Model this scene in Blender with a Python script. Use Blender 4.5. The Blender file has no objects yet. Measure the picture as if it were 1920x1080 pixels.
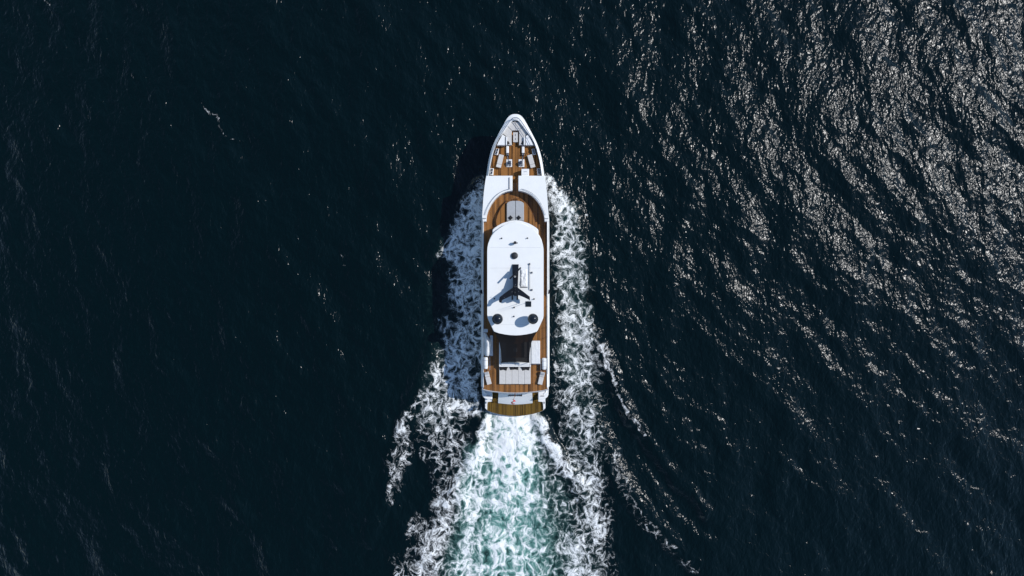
import bpy, bmesh, math, random
import numpy as np
from mathutils import Vector, Matrix

random.seed(7)
scene = bpy.context.scene
COL = scene.collection

# ------------------------------------------------------------------ camera
CAM_H = 94.0                 # drone height above the sea, metres
FPX = 1297.0                 # focal length in photograph pixels (1920 wide)
cam_d = bpy.data.cameras.new("camera")
cam_d.sensor_width = 36.0
cam_d.lens = 36.0 * FPX / 1920.0
cam_d.clip_start = 0.5
cam_d.clip_end = 20000.0
cam = bpy.data.objects.new("camera", cam_d)
cam.location = (0, 0, CAM_H)
COL.objects.link(cam)
scene.camera = cam

# ------------------------------------------------------------------ sky and sun
SUN_EL = math.radians(44.5)
SUN_AZ = math.radians(18.5)          # from +X (picture right) towards +Y (picture up)
sun_vec = Vector((math.cos(SUN_EL) * math.cos(SUN_AZ),
                  math.cos(SUN_EL) * math.sin(SUN_AZ), math.sin(SUN_EL)))
world = bpy.data.worlds.new("World")
scene.world = world
world.use_nodes = True
wn = world.node_tree
bg = wn.nodes["Background"]
sky = wn.nodes.new("ShaderNodeTexSky")
sky.sky_type = 'NISHITA'
sky.sun_disc = False
sky.sun_elevation = SUN_EL
sky.sun_rotation = math.pi / 2 - SUN_AZ
sky.air_density = 1.0
sky.dust_density = 0.0
sky.ozone_density = 2.0
wn.links.new(sky.outputs[0], bg.inputs[0])
bg.inputs[1].default_value = 0.14
sun_d = bpy.data.lights.new("sun", 'SUN')
sun_d.energy = 3.8
sun_d.angle = math.radians(0.53)
sun_d.color = (1.0, 0.978, 0.945)
sun = bpy.data.objects.new("sun", sun_d)
sun.rotation_euler = sun_vec.to_track_quat('Z', 'Y').to_euler()
sun.location = sun_vec * 120
COL.objects.link(sun)
vs = scene.view_settings
vs.view_transform = 'Standard'
vs.look = 'None'
vs.gamma = 1.0
vs.exposure = 0.0
vs.use_curve_mapping = False
scene.cycles.use_denoising = True
scene.cycles.denoiser = 'OPENIMAGEDENOISE'
scene.cycles.denoising_input_passes = 'RGB_ALBEDO_NORMAL'
scene.cycles.denoising_prefilter = 'ACCURATE'
scene.cycles.max_bounces = 6
scene.cycles.sample_clamp_direct = 1.25
scene.cycles.sample_clamp_indirect = 4.0
scene.cycles.caustics_reflective = False
scene.cycles.caustics_refractive = False


# ------------------------------------------------------------------ pixels to places
def P(px, py, z):
    """A point of the photograph (1920 x 1080) on the level z."""
    k = (CAM_H - z) / FPX
    return Vector(((px - 960.0) * k, (540.0 - py) * k, z))


def C(oy, x, y, z):
    """The same, read off an enlargement whose corner is (890, oy), 7.713 times."""
    return P(890.0 + x / 7.713, oy + y / 7.713, z)


AX = 588.0                                    # the ship's axis in those enlargements


def CM(oy, x, y, z):
    return C(oy, 2 * AX - x, y, z)


# ------------------------------------------------------------------ materials
def new_mat(name):
    m = bpy.data.materials.new(name)
    m.use_nodes = True
    nt = m.node_tree
    return m, nt, nt.nodes["Principled BSDF"]


def mat(name, col, rough=0.5, metal=0.0, var=0.06, scale=1.2, bump=0.0, bscale=20.0, coat=0.0):
    """A painted, metal or cloth surface with slight uneven tone."""
    m, nt, b = new_mat(name)
    g = nt.nodes.new("ShaderNodeNewGeometry")
    n = nt.nodes.new("ShaderNodeTexNoise")
    n.inputs["Scale"].default_value = scale
    n.inputs["Detail"].default_value = 5
    nt.links.new(g.outputs["Position"], n.inputs["Vector"])
    r = nt.nodes.new("ShaderNodeMapRange")
    r.inputs["From Min"].default_value = 0.3
    r.inputs["From Max"].default_value = 0.7
    r.inputs["To Min"].default_value = 1 - var
    r.inputs["To Max"].default_value = 1 + var
    nt.links.new(n.outputs["Fac"], r.inputs["Value"])
    mx = nt.nodes.new("ShaderNodeVectorMath")
    mx.operation = 'SCALE'
    mx.inputs[0].default_value = col
    nt.links.new(r.outputs[0], mx.inputs["Scale"])
    nt.links.new(mx.outputs[0], b.inputs["Base Color"])
    b.inputs["Roughness"].default_value = rough
    b.inputs["Metallic"].default_value = metal
    b.inputs["Coat Weight"].default_value = coat
    if bump:
        n2 = nt.nodes.new("ShaderNodeTexNoise")
        n2.inputs["Scale"].default_value = bscale
        n2.inputs["Detail"].default_value = 4
        nt.links.new(g.outputs["Position"], n2.inputs["Vector"])
        bp = nt.nodes.new("ShaderNodeBump")
        bp.inputs["Distance"].default_value = bump
        nt.links.new(n2.outputs["Fac"], bp.inputs["Height"])
        nt.links.new(bp.outputs[0], b.inputs["Normal"])
    return m


M = {}
M['white'] = mat("white_gelcoat", (0.80, 0.80, 0.79), 0.25, var=0.02, scale=0.6)
M['white2'] = mat("white_nonslip", (0.80, 0.80, 0.78), 0.55, var=0.025, scale=0.8)
M['black'] = mat("black_gloss", (0.006, 0.008, 0.013), 0.4, var=0.2)
M['black'].node_tree.nodes["Principled BSDF"].inputs["Specular IOR Level"].default_value = 0.25
M['blackmat'] = mat("black_matt", (0.012, 0.014, 0.018), 0.6, var=0.2)
M['dome'] = mat("dome_black", (0.008, 0.011, 0.018), 0.16, var=0.1)
M['glass'] = mat("tinted_glass", (0.010, 0.014, 0.018), 0.05, var=0.05)
M['steel'] = mat("steel", (0.60, 0.61, 0.62), 0.22, 1.0, var=0.08)
M['dsteel'] = mat("dark_steel", (0.18, 0.19, 0.21), 0.35, 1.0, var=0.2, scale=6)
M['grey'] = mat("grey_paint", (0.30, 0.31, 0.33), 0.5, var=0.06)
M['pad'] = mat("pale_cushion", (0.56, 0.54, 0.515), 0.9, var=0.05, scale=3, bump=0.01, bscale=8)
M['padgrey'] = mat("grey_cushion", (0.38, 0.39, 0.40), 0.9, var=0.05, scale=3, bump=0.01, bscale=8)
M['padwhite'] = mat("white_cushion", (0.72, 0.72, 0.72), 0.85, var=0.04, scale=3, bump=0.01, bscale=8)
M['cover'] = mat("white_cover", (0.74, 0.74, 0.735), 0.7, var=0.04, scale=2, bump=0.05, bscale=3)
M['pillow'] = mat("black_cloth", (0.010, 0.010, 0.012), 0.9, var=0.2)
M['red'] = mat("red_cloth", (0.55, 0.012, 0.02), 0.8, var=0.15, scale=4)
M['caulk'] = mat("caulk", (0.030, 0.018, 0.010), 0.8, var=0.2)


def teak_mat(name, c1, c2):
    m, nt, b = new_mat(name)
    a = nt.nodes.new("ShaderNodeAttribute")
    a.attribute_name = "tone"
    g = nt.nodes.new("ShaderNodeNewGeometry")
    mp = nt.nodes.new("ShaderNodeMapping")
    mp.inputs["Scale"].default_value = (9, 0.7, 1)
    nt.links.new(g.outputs["Position"], mp.inputs["Vector"])
    n = nt.nodes.new("ShaderNodeTexNoise")
    n.inputs["Scale"].default_value = 1.0
    n.inputs["Detail"].default_value = 6
    nt.links.new(mp.outputs[0], n.inputs["Vector"])
    n3 = nt.nodes.new("ShaderNodeTexNoise")
    n3.inputs["Scale"].default_value = 0.7
    n3.inputs["Detail"].default_value = 3
    nt.links.new(g.outputs["Position"], n3.inputs["Vector"])
    ad = nt.nodes.new("ShaderNodeMath")
    ad.operation = 'MULTIPLY_ADD'
    ad.inputs[1].default_value = 0.55
    nt.links.new(n.outputs["Fac"], ad.inputs[0])
    nt.links.new(a.outputs["Fac"], ad.inputs[2])
    ad2 = nt.nodes.new("ShaderNodeMath")
    ad2.operation = 'MULTIPLY_ADD'
    ad2.inputs[1].default_value = 0.9
    nt.links.new(n3.outputs["Fac"], ad2.inputs[0])
    nt.links.new(ad.outputs[0], ad2.inputs[2])
    r = nt.nodes.new("ShaderNodeMapRange")
    r.inputs["From Min"].default_value = 0.35
    r.inputs["From Max"].default_value = 1.65
    nt.links.new(ad2.outputs[0], r.inputs["Value"])
    mx = nt.nodes.new("ShaderNodeMix")
    mx.data_type = 'RGBA'
    mx.inputs["A"].default_value = (*c1, 1)
    mx.inputs["B"].default_value = (*c2, 1)
    nt.links.new(r.outputs[0], mx.inputs["Factor"])
    nt.links.new(mx.outputs["Result"], b.inputs["Base Color"])
    b.inputs["Roughness"].default_value = 0.7
    b.inputs["Specular IOR Level"].default_value = 0.2
    return m


M['teak'] = teak_mat("teak", (0.034, 0.014, 0.003), (0.300, 0.132, 0.036))
M['teakwet'] = teak_mat("teak_wet", (0.036, 0.020, 0.003), (0.160, 0.092, 0.013))
M['wood'] = mat("varnished_teak", (0.20, 0.085, 0.028), 0.5, var=0.25, scale=5)


# ------------------------------------------------------------------ object helpers
def obj(name, bm, m, parent=None, smooth=False, stuff=False):
    if isinstance(bm, bmesh.types.BMesh):
        bmesh.ops.recalc_face_normals(bm, faces=bm.faces)
        me = bpy.data.meshes.new(name)
        bm.to_mesh(me)
        bm.free()
    else:
        me = bm
    if m is not None:
        me.materials.append(M[m] if isinstance(m, str) else m)
    if smooth:
        for p in me.polygons:
            p.use_smooth = True
        me.set_sharp_from_angle(angle=math.radians(40))
    o = bpy.data.objects.new(name, me)
    COL.objects.link(o)
    if parent is not None:
        o.parent = parent
        if parent.type == 'EMPTY':
            o.matrix_parent_inverse = Matrix.Translation(-parent.location)
    if stuff:
        o["kind"] = "stuff"
    return o


def thing(name, label, cat, loc=(0, 0, 0), group=None):
    o = bpy.data.objects.new(name, None)
    o.empty_display_size = 0.3
    COL.objects.link(o)
    o.location = loc
    o["label"] = label
    o["category"] = cat
    if group:
        o["group"] = group
    return o


def BM():
    return bmesh.new()


def prism(bm, pts, z0, z1, bev=0.0, seg=2):
    """An upright slab on an outline of (x, y[, ...]) points; z0, z1 may be functions of (x, y)."""
    f0 = z0 if callable(z0) else (lambda x, y: z0)
    f1 = z1 if callable(z1) else (lambda x, y: z1)
    lo = [bm.verts.new((p[0], p[1], f0(p[0], p[1]))) for p in pts]
    hi = [bm.verts.new((p[0], p[1], f1(p[0], p[1]))) for p in pts]
    n = len(pts)
    faces = [bm.faces.new(lo[::-1]), bm.faces.new(hi)]
    top = faces[1]
    for i in range(n):
        j = (i + 1) % n
        faces.append(bm.faces.new((lo[i], lo[j], hi[j], hi[i])))
    if bev:
        bmesh.ops.bevel(bm, geom=list(top.edges), offset=bev, segments=seg, affect='EDGES', profile=0.5,
                        clamp_overlap=True)
    return bm


def box(bm, c, s, rz=0.0, bev=0.0, rx=0.0, ry=0.0):
    mt = Matrix.Translation(Vector(c)) @ Matrix.Rotation(rz, 4, 'Z') @ Matrix.Rotation(ry, 4, 'Y') @ \
        Matrix.Rotation(rx, 4, 'X') @ Matrix.Diagonal((*s, 1))
    r = bmesh.ops.create_cube(bm, size=1.0, matrix=mt)
    if bev:
        es = list({e for v in r['verts'] for e in v.link_edges})
        bmesh.ops.bevel(bm, geom=es, offset=bev, segments=2, affect='EDGES', profile=0.5, clamp_overlap=True)
    return bm


def quad_box(bm, q, z0, z1, bev=0.0):
    return prism(bm, q, z0, z1, bev)


def tube(bm, pts, r, n=8, closed=False):
    pts = [Vector(p) for p in pts]
    rings = []
    k = len(pts)
    for i, p in enumerate(pts):
        a = pts[i - 1] if (i > 0 or closed) else p
        b = pts[(i + 1) % k] if (i < k - 1 or closed) else p
        d = (b - a).normalized()
        u = d.cross(Vector((0, 0, 1)))
        if u.length < 1e-4:
            u = d.cross(Vector((0, 1, 0)))
        u.normalize()
        w = d.cross(u)
        rr = r[i] if isinstance(r, (list, tuple)) else r
        rings.append([bm.verts.new(p + (u * math.cos(2 * math.pi * j / n) + w * math.sin(2 * math.pi * j / n)) * rr)
                      for j in range(n)])
    for i in range(k if closed else k - 1):
        A, B = rings[i], rings[(i + 1) % k]
        for j in range(n):
            bm.faces.new((A[j], A[(j + 1) % n], B[(j + 1) % n], B[j]))
    if not closed:
        bm.faces.new(rings[0][::-1])
        bm.faces.new(rings[-1])
    return bm


def lathe(bm, prof, c=(0, 0, 0), n=24):
    c = Vector(c)
    rings = []
    for r, z in prof:
        if r < 1e-5:
            rings.append([bm.verts.new(c + Vector((0, 0, z)))])
        else:
            rings.append([bm.verts.new(c + Vector((r * math.cos(2 * math.pi * j / n), r * math.sin(2 * math.pi * j / n), z)))
                          for j in range(n)])
    for A, B in zip(rings, rings[1:]):
        if len(A) == 1 and len(B) == 1:
            continue
        for j in range(n):
            k = (j + 1) % n
            if len(A) == 1:
                bm.faces.new((A[0], B[k], B[j]))
            elif len(B) == 1:
                bm.faces.new((A[j], A[k], B[0]))
            else:
                bm.faces.new((A[j], A[k], B[k], B[j]))
    for e in (rings[0], rings[-1]):
        if len(e) > 2:
            bm.faces.new(e)
    return bm


def smooth_curve(pts, per=6):
    """Catmull-Rom through points of any dimension."""
    p = np.array([list(q) for q in pts], float)
    p = np.vstack([2 * p[0] - p[1], p, 2 * p[-1] - p[-2]])
    out = []
    for i in range(1, len(p) - 2):
        for s in range(per):
            t = s / per
            a, b, c, d = p[i - 1], p[i], p[i + 1], p[i + 2]
            out.append(0.5 * (2 * b + (c - a) * t + (2 * a - 5 * b + 4 * c - d) * t * t + (3 * b - a - 3 * c + d) * t ** 3))
    out.append(p[-2])
    return np.array(out)


def clip_half(poly, x, keep_right):
    out = []
    n = len(poly)
    for i in range(n):
        a, b = poly[i], poly[(i + 1) % n]
        ia = a[0] >= x if keep_right else a[0] <= x
        ib = b[0] >= x if keep_right else b[0] <= x
        if ia:
            out.append(a)
        if ia != ib:
            t = (x - a[0]) / (b[0] - a[0])
            out.append((x, a[1] + t * (b[1] - a[1])))
    return out


def planking(parent, outline, z, w=0.16, gap=0.012, m='teak', butt=5.0, th=0.02):
    """Teak strips laid fore and aft inside an outline, each a raised strip with its own tone."""
    pts = [(p[0], p[1]) for p in outline]
    xs = [p[0] for p in pts]
    bm = BM()
    lay = bm.faces.layers.float.new("tone")
    x = min(xs)
    rnd = random.Random(int(abs(z * 1000 + x * 77)))
    while x < max(xs):
        s = clip_half(clip_half(pts, x + gap / 2, True), x + w - gap / 2, False)
        if len(s) >= 3:
            tone = rnd.random()
            ys = [q[1] for q in s]
            # cut the strip into boards
            cuts = [min(ys) - 1]
            y = min(ys) + rnd.uniform(0.8, butt)
            while y < max(ys) - 0.6:
                cuts.append(y)
                y += rnd.uniform(0.5, 1.0) * butt
            cuts.append(max(ys) + 1)
            for a, b in zip(cuts, cuts[1:]):
                f = [(q[1], q[0]) for q in s]
                f = clip_half(clip_half(f, a, True), b - 0.008, False)
                f = [(q[1], q[0]) for q in f]
                cl = []
                for q in f:
                    if not cl or (abs(q[0] - cl[-1][0]) + abs(q[1] - cl[-1][1])) > 1e-4:
                        cl.append(q)
                if len(cl) > 1 and (abs(cl[0][0] - cl[-1][0]) + abs(cl[0][1] - cl[-1][1])) < 1e-4:
                    cl.pop()
                if len(cl) < 3:
                    continue
                lo = [bm.verts.new((q[0], q[1], z - th)) for q in cl]
                hi = [bm.verts.new((q[0], q[1], z)) for q in cl]
                t = tone * 1.5 - 0.35 + rnd.random() * 0.3
                n = len(cl)
                fs = [bm.faces.new(hi)]
                for i in range(n):
                    j = (i + 1) % n
                    fs.append(bm.faces.new((lo[i], lo[j], hi[j], hi[i])))
                for ff in fs:
                    ff[lay] = t
        x += w
    return obj("planking", bm, m, parent, stuff=True)


# ================================================================== THE SEA
rng = np.random.default_rng(11)


def axis_lines(lo_f, hi_f, d_f, lo_m, hi_m, d_m, far):
    a = list(np.arange(lo_f, hi_f, d_f))
    right = list(np.arange(hi_f, hi_m, d_m))
    left = list(np.arange(lo_f - d_m, lo_m, -d_m))[::-1]
    ext_r, ext_l = [], []
    d, x = d_m, hi_m
    while x < far:
        ext_r.append(x)
        d *= 1.13
        x += d
    ext_r.append(far)
    d, x = d_m, lo_m
    while x > -far:
        ext_l.append(x)
        d *= 1.13
        x -= d
    ext_l.append(-far)
    return np.array(ext_l[::-1] + left + a + right + ext_r)


sx = axis_lines(-18, 18, 0.12, -76, 76, 0.20, 6000)
sy = axis_lines(-42, 17, 0.14, -46, 46, 0.19, 6000)
X, Y = np.meshgrid(sx, sy)
X = X.astype(np.float64)
Y = Y.astype(np.float64)


def vnoise(x, y, scale, seed, octs=3):
    """Smooth value noise."""
    out = np.zeros_like(x)
    amp, tot = 1.0, 0.0
    for o in range(octs):
        r = np.random.default_rng(seed + o)
        tab = r.random((256, 256))
        u, v = x * scale, y * scale
        iu, iv = np.floor(u).astype(int), np.floor(v).astype(int)
        fu, fv = u - iu, v - iv
        fu = fu * fu * (3 - 2 * fu)
        fv = fv * fv * (3 - 2 * fv)
        a = tab[iu % 256, iv % 256]
        b = tab[(iu + 1) % 256, iv % 256]
        c = tab[iu % 256, (iv + 1) % 256]
        d = tab[(iu + 1) % 256, (iv + 1) % 256]
        out += amp * ((a * (1 - fu) + b * fu) * (1 - fv) + (c * (1 - fu) + d * fu) * fv)
        tot += amp
        amp *= 0.5
        scale *= 2.03
    return out / tot


def spx(px):
    return (px - 960.0) * CAM_H / FPX


def spy(py):
    return (540.0 - py) * CAM_H / FPX


# --- wind waves: many sines, crests running from picture upper left to lower right
WIND = math.radians(30)
Hs = np.zeros_like(X)
near = np.clip((130 - np.maximum(np.abs(X), np.abs(Y) * 1.3)) / 60, 0, 1)
bands = [(9.0, 18.0, 14, 0.050, 22), (4.0, 9.0, 26, 0.072, 26), (1.9, 4.0, 40, 0.066, 34), (0.9, 1.9, 70, 0.056, 50)]
patch = 0.55 + 0.9 * vnoise(X, Y, 1 / 9.0, 60, 2)
for (l0, l1, n, slope, spread) in bands:
    hb = np.zeros_like(X)
    for i in range(n):
        lam = l0 * (l1 / l0) ** rng.random()
        k = 2 * math.pi / lam
        th = WIND + math.radians(spread) * rng.normal()
        a = slope * math.sqrt(2.0 / n) / k
        ph = rng.random() * 2 * math.pi
        q = k * (X * math.cos(th) + Y * math.sin(th)) + ph
        hb += a * np.cos(q + 0.25 * np.cos(q))
    Hs += hb * (patch if l1 < 5 else 1.0)
Hs *= near


# --- the wake: foam cover, aerated water and wave ridges, laid along what the photograph shows
def seg_field(segs, wx, wy):
    f = np.zeros_like(wx)
    for (x0, y0, x1, y1, r0, r1, a) in segs:
        ax, ay, bx, by = spx(x0), spy(y0), spx(x1), spy(y1)
        s = CAM_H / FPX
        dx, dy = bx - ax, by - ay
        L2 = dx * dx + dy * dy + 1e-9
        t = np.clip(((wx - ax) * dx + (wy - ay) * dy) / L2, 0, 1)
        d = np.hypot(wx - ax - t * dx, wy - ay - t * dy) / ((r0 + (r1 - r0) * t) * s)
        v = np.clip((1.65 - d) / 1.35, 0, 1)
        f = np.maximum(f, a * v * v * (3 - 2 * v))
    return f


wx = X + 2.2 * (vnoise(X, Y, 1 / 4.5, 20) - 0.5) + 1.0 * (vnoise(X, Y, 1 / 1.3, 22) - 0.5)
wy = Y + 2.2 * (vnoise(X, Y, 1 / 4.5, 30) - 0.5) + 1.0 * (vnoise(X, Y, 1 / 1.3, 32) - 0.5)
FOAM = [
    # bow wave on the shaded side
    (906, 335, 892, 380, 10, 22, .70), (890, 380, 868, 430, 24, 30, .95), (864, 435, 846, 480, 28, 21, 1.02),
    (880, 430, 870, 550, 30, 26, .98), (896, 370, 894, 600, 12, 14, .80), (894, 600, 890, 770, 16, 22, .84), (880, 550, 872, 625, 23, 26, .84),
    (872, 640, 850, 700, 36, 42, .86), (840, 690, 816, 755, 30, 34, .80), (876, 650, 872, 760, 34, 36, .84),
    (826, 775, 840, 850, 44, 46, .64), (846, 860, 856, 930, 48, 40, .62), (836, 612, 846, 640, 14, 26, .60),
    (790, 728, 760, 800, 9, 13, .62), (806, 790, 790, 850, 20, 18, .50), (758, 800, 746, 870, 18, 19, .64), (746, 870, 738, 935, 16, 12, .56),
    (850, 920, 822, 1000, 40, 42, .62), (822, 1000, 808, 1085, 44, 50, .66), (742, 1040, 750, 1075, 14, 14, .52),
    (792, 960, 780, 995, 12, 16, .46), (775, 1000, 765, 1060, 12, 12, .36),
    # bow wave on the sunny side, plus a glint streak painted as foam
    (1028, 338, 1048, 385, 8, 18, .92), (1050, 385, 1062, 440, 22, 30, .90), (1062, 440, 1068, 540, 34, 36, .70),
    (1066, 540, 1068, 600, 34, 34, .64), (1066, 600, 1092, 655, 34, 38, .80), (1086, 655, 1082, 760, 44, 42, .66),
    (1080, 760, 1082, 860, 42, 42, .64), (1086, 860, 1100, 960, 44, 50, .66), (1100, 960, 1094, 1085, 54, 58, .66),
    (1128, 645, 1138, 690, 8, 8, .85), (1138, 690, 1168, 770, 5, 6, .56), (1165, 760, 1178, 790, 6, 7, .66),
    (1178, 790, 1210, 820, 6, 5, .48), (1145, 850, 1180, 930, 12, 13, .44), (1180, 930, 1225, 990, 12, 12, .42), (1225, 990, 1300, 1075, 12, 10, .39), (1080, 410, 1104, 412, 8, 5, .52), (1150, 870, 1175, 925, 7, 8, .42),  # the long lower diagonal arm paints wave glint as thin foam
    (1035, 620, 1042, 720, 4, 4, .55), (1135, 940, 1150, 1010, 14, 14, .45), (1040, 430, 1046, 620, 12, 12, .50),
    # the propeller wash
    (962, 774, 964, 850, 38, 46, 1.6), (965, 850, 964, 905, 44, 50, .98), (918, 790, 890, 866, 10, 18, 1.05), (886, 866, 850, 940, 24, 30, .94),
    (850, 940, 812, 1030, 30, 34, .84), (812, 1030, 796, 1085, 32, 36, .78), (1006, 786, 1040, 852, 9, 11, 1.05),
    (1040, 852, 1086, 918, 12, 13, .90), (1086, 918, 1128, 1000, 16, 26, .70), (952, 840, 956, 930, 16, 12, 1.05),
    (968, 840, 975, 900, 10, 8, 1.0), (960, 850, 958, 1085, 80, 96, .76), (1030, 870, 1050, 1085, 20, 34, .66), (900, 880, 876, 1085, 34, 44, .86),
    (925, 936, 1000, 930, 10, 10, .92), (985, 880, 1012, 930, 8, 10, .86), (945, 985, 985, 1060, 30, 36, .84),
    (1000, 930, 1012, 1085, 14, 16, .78), (1070, 960, 1085, 1085, 34, 40, .74), (930, 960, 938, 1085, 12, 12, .90),
    # small breaking crests on open water
    (376, 190, 392, 208, 2, 3, .44), (392, 208, 412, 225, 2, 3, .48), (412, 225, 424, 258, 2, 2, .42),
    (430, 266, 448, 271, 2, 2, .48), (228, 108, 232, 118, 2, 2, .45), (92, 2, 100, 6, 3, 3, .42),
    (245, 125, 262, 150, 2, 2, .40), (690, 150, 694, 166, 2, 2, .34), (632, 480, 640, 500, 2, 3, .34),
    (690, 570, 700, 592, 2, 3, .34), (162, 195, 164, 214, 2, 2, .32),
]
D = seg_field(FOAM, wx, wy)
D -= 0.26 * seg_field([(1032, 900, 1038, 990, 4, 6, 1), (1038, 990, 1044, 1085, 6, 5, 1)], wx, wy)
D -= 0.30 * seg_field([(920, 925, 917, 955, 5, 8, 1), (915, 1000, 918, 1050, 6, 8, 1), (935, 880, 928, 895, 5, 6, 1),
                       (1002, 955, 1004, 990, 5, 6, 1), (990, 960, 985, 985, 4, 5, 1), (1010, 885, 1018, 905, 4, 5, 1),
                       (785, 890, 800, 950, 10, 14, 1), (897, 788, 886, 830, 4, 5, .9), (1032, 790, 1052, 840, 5, 6, 1.2)], wx, wy)
D = np.clip(D, 0, 1.2)
T = seg_field([(960, 795, 960, 900, 36, 54, 1.0), (960, 900, 950, 1085, 60, 84, 1.0), (900, 850, 870, 1085, 24, 36, .65), (1040, 900, 1070, 1085, 16, 26, .20),
               (888, 420, 890, 760, 20, 24, .06), (860, 440, 830, 760, 40, 50, .05),
               (1062, 400, 1080, 700, 24, 28, .12), (1085, 700, 1095, 1085, 28, 34, .06)], wx, wy)
# water heaped up by the hull and the screws, and the divergent wave trains beside them
RIDGE = [(1030, 345, 1060, 400, 12, 22, .5), (1060, 400, 1098, 480, 22, 22, .35), (1095, 600, 1138, 690, 20, 14, .45),
         (1138, 690, 1180, 790, 14, 13, .42), (1180, 790, 1320, 960, 13, 13, .26), (1120, 800, 1160, 900, 14, 15, .30),
         (1160, 900, 1290, 1050, 16, 16, .42), (1290, 1050, 1400, 1130, 16, 16, .3),
         (900, 345, 868, 400, 12, 22, .5), (868, 400, 822, 470, 24, 24, .4), (840, 600, 775, 740, 22, 16, .45),
         (775, 740, 735, 880, 16, 14, .40), (735, 880, 690, 1010, 14, 14, .25),
         (1010, 790, 1042, 852, 12, 14, .55), (1042, 852, 1095, 930, 14, 14, .45), (908, 795, 884, 868, 12, 18, .5),
         (884, 868, 800, 1040, 18, 22, .40), (960, 795, 960, 930, 26, 20, .30)]
R = np.zeros_like(X)
for s in RIDGE:
    R = np.maximum(R, s[6] * seg_field([s[:6] + (1.0,)], X * .5 + wx * .5, Y * .5 + wy * .5))
trough = seg_field([(1130, 740, 1165, 850, 22, 22, 1), (1190, 840, 1330, 1000, 16, 16, 1), (790, 850, 770, 960, 20, 20, 1),
                    (1090, 560, 1120, 620, 14, 14, 1)], wx, wy)
turb = np.clip(D * 1.3, 0, 1)
Hs = Hs * (1 - 0.5 * turb)
Hs += R * 0.9 - 0.22 * trough
Hs += turb * (0.34 * (vnoise(wx, wy, 1 / 1.7, 70, 3) - 0.5) + 0.16 * (vnoise(wx, wy, 1 / 0.55, 75, 2) - 0.5))

nx, ny = len(sx), len(sy)
co = np.stack([X, Y, Hs], -1).reshape(-1, 3).astype(np.float32)
idx = np.arange(nx * ny, dtype=np.int32).reshape(ny, nx)
quads = np.stack([idx[:-1, :-1], idx[:-1, 1:], idx[1:, 1:], idx[1:, :-1]], -1).reshape(-1, 4)
me = bpy.data.meshes.new("sea")
me.vertices.add(len(co))
me.vertices.foreach_set("co", co.ravel())
me.loops.add(quads.size)
me.loops.foreach_set("vertex_index", quads.ravel())
me.polygons.add(len(quads))
me.polygons.foreach_set("loop_start", np.arange(0, quads.size, 4, dtype=np.int32))
me.polygons.foreach_set("use_smooth", np.ones(len(quads), dtype=bool))
for nm, arr in (("foam", D), ("aerated", T)):
    at = me.attributes.new(nm, 'FLOAT', 'POINT')
    at.data.foreach_set("value", arr.ravel().astype(np.float32))
me.update(calc_edges=True)


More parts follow.
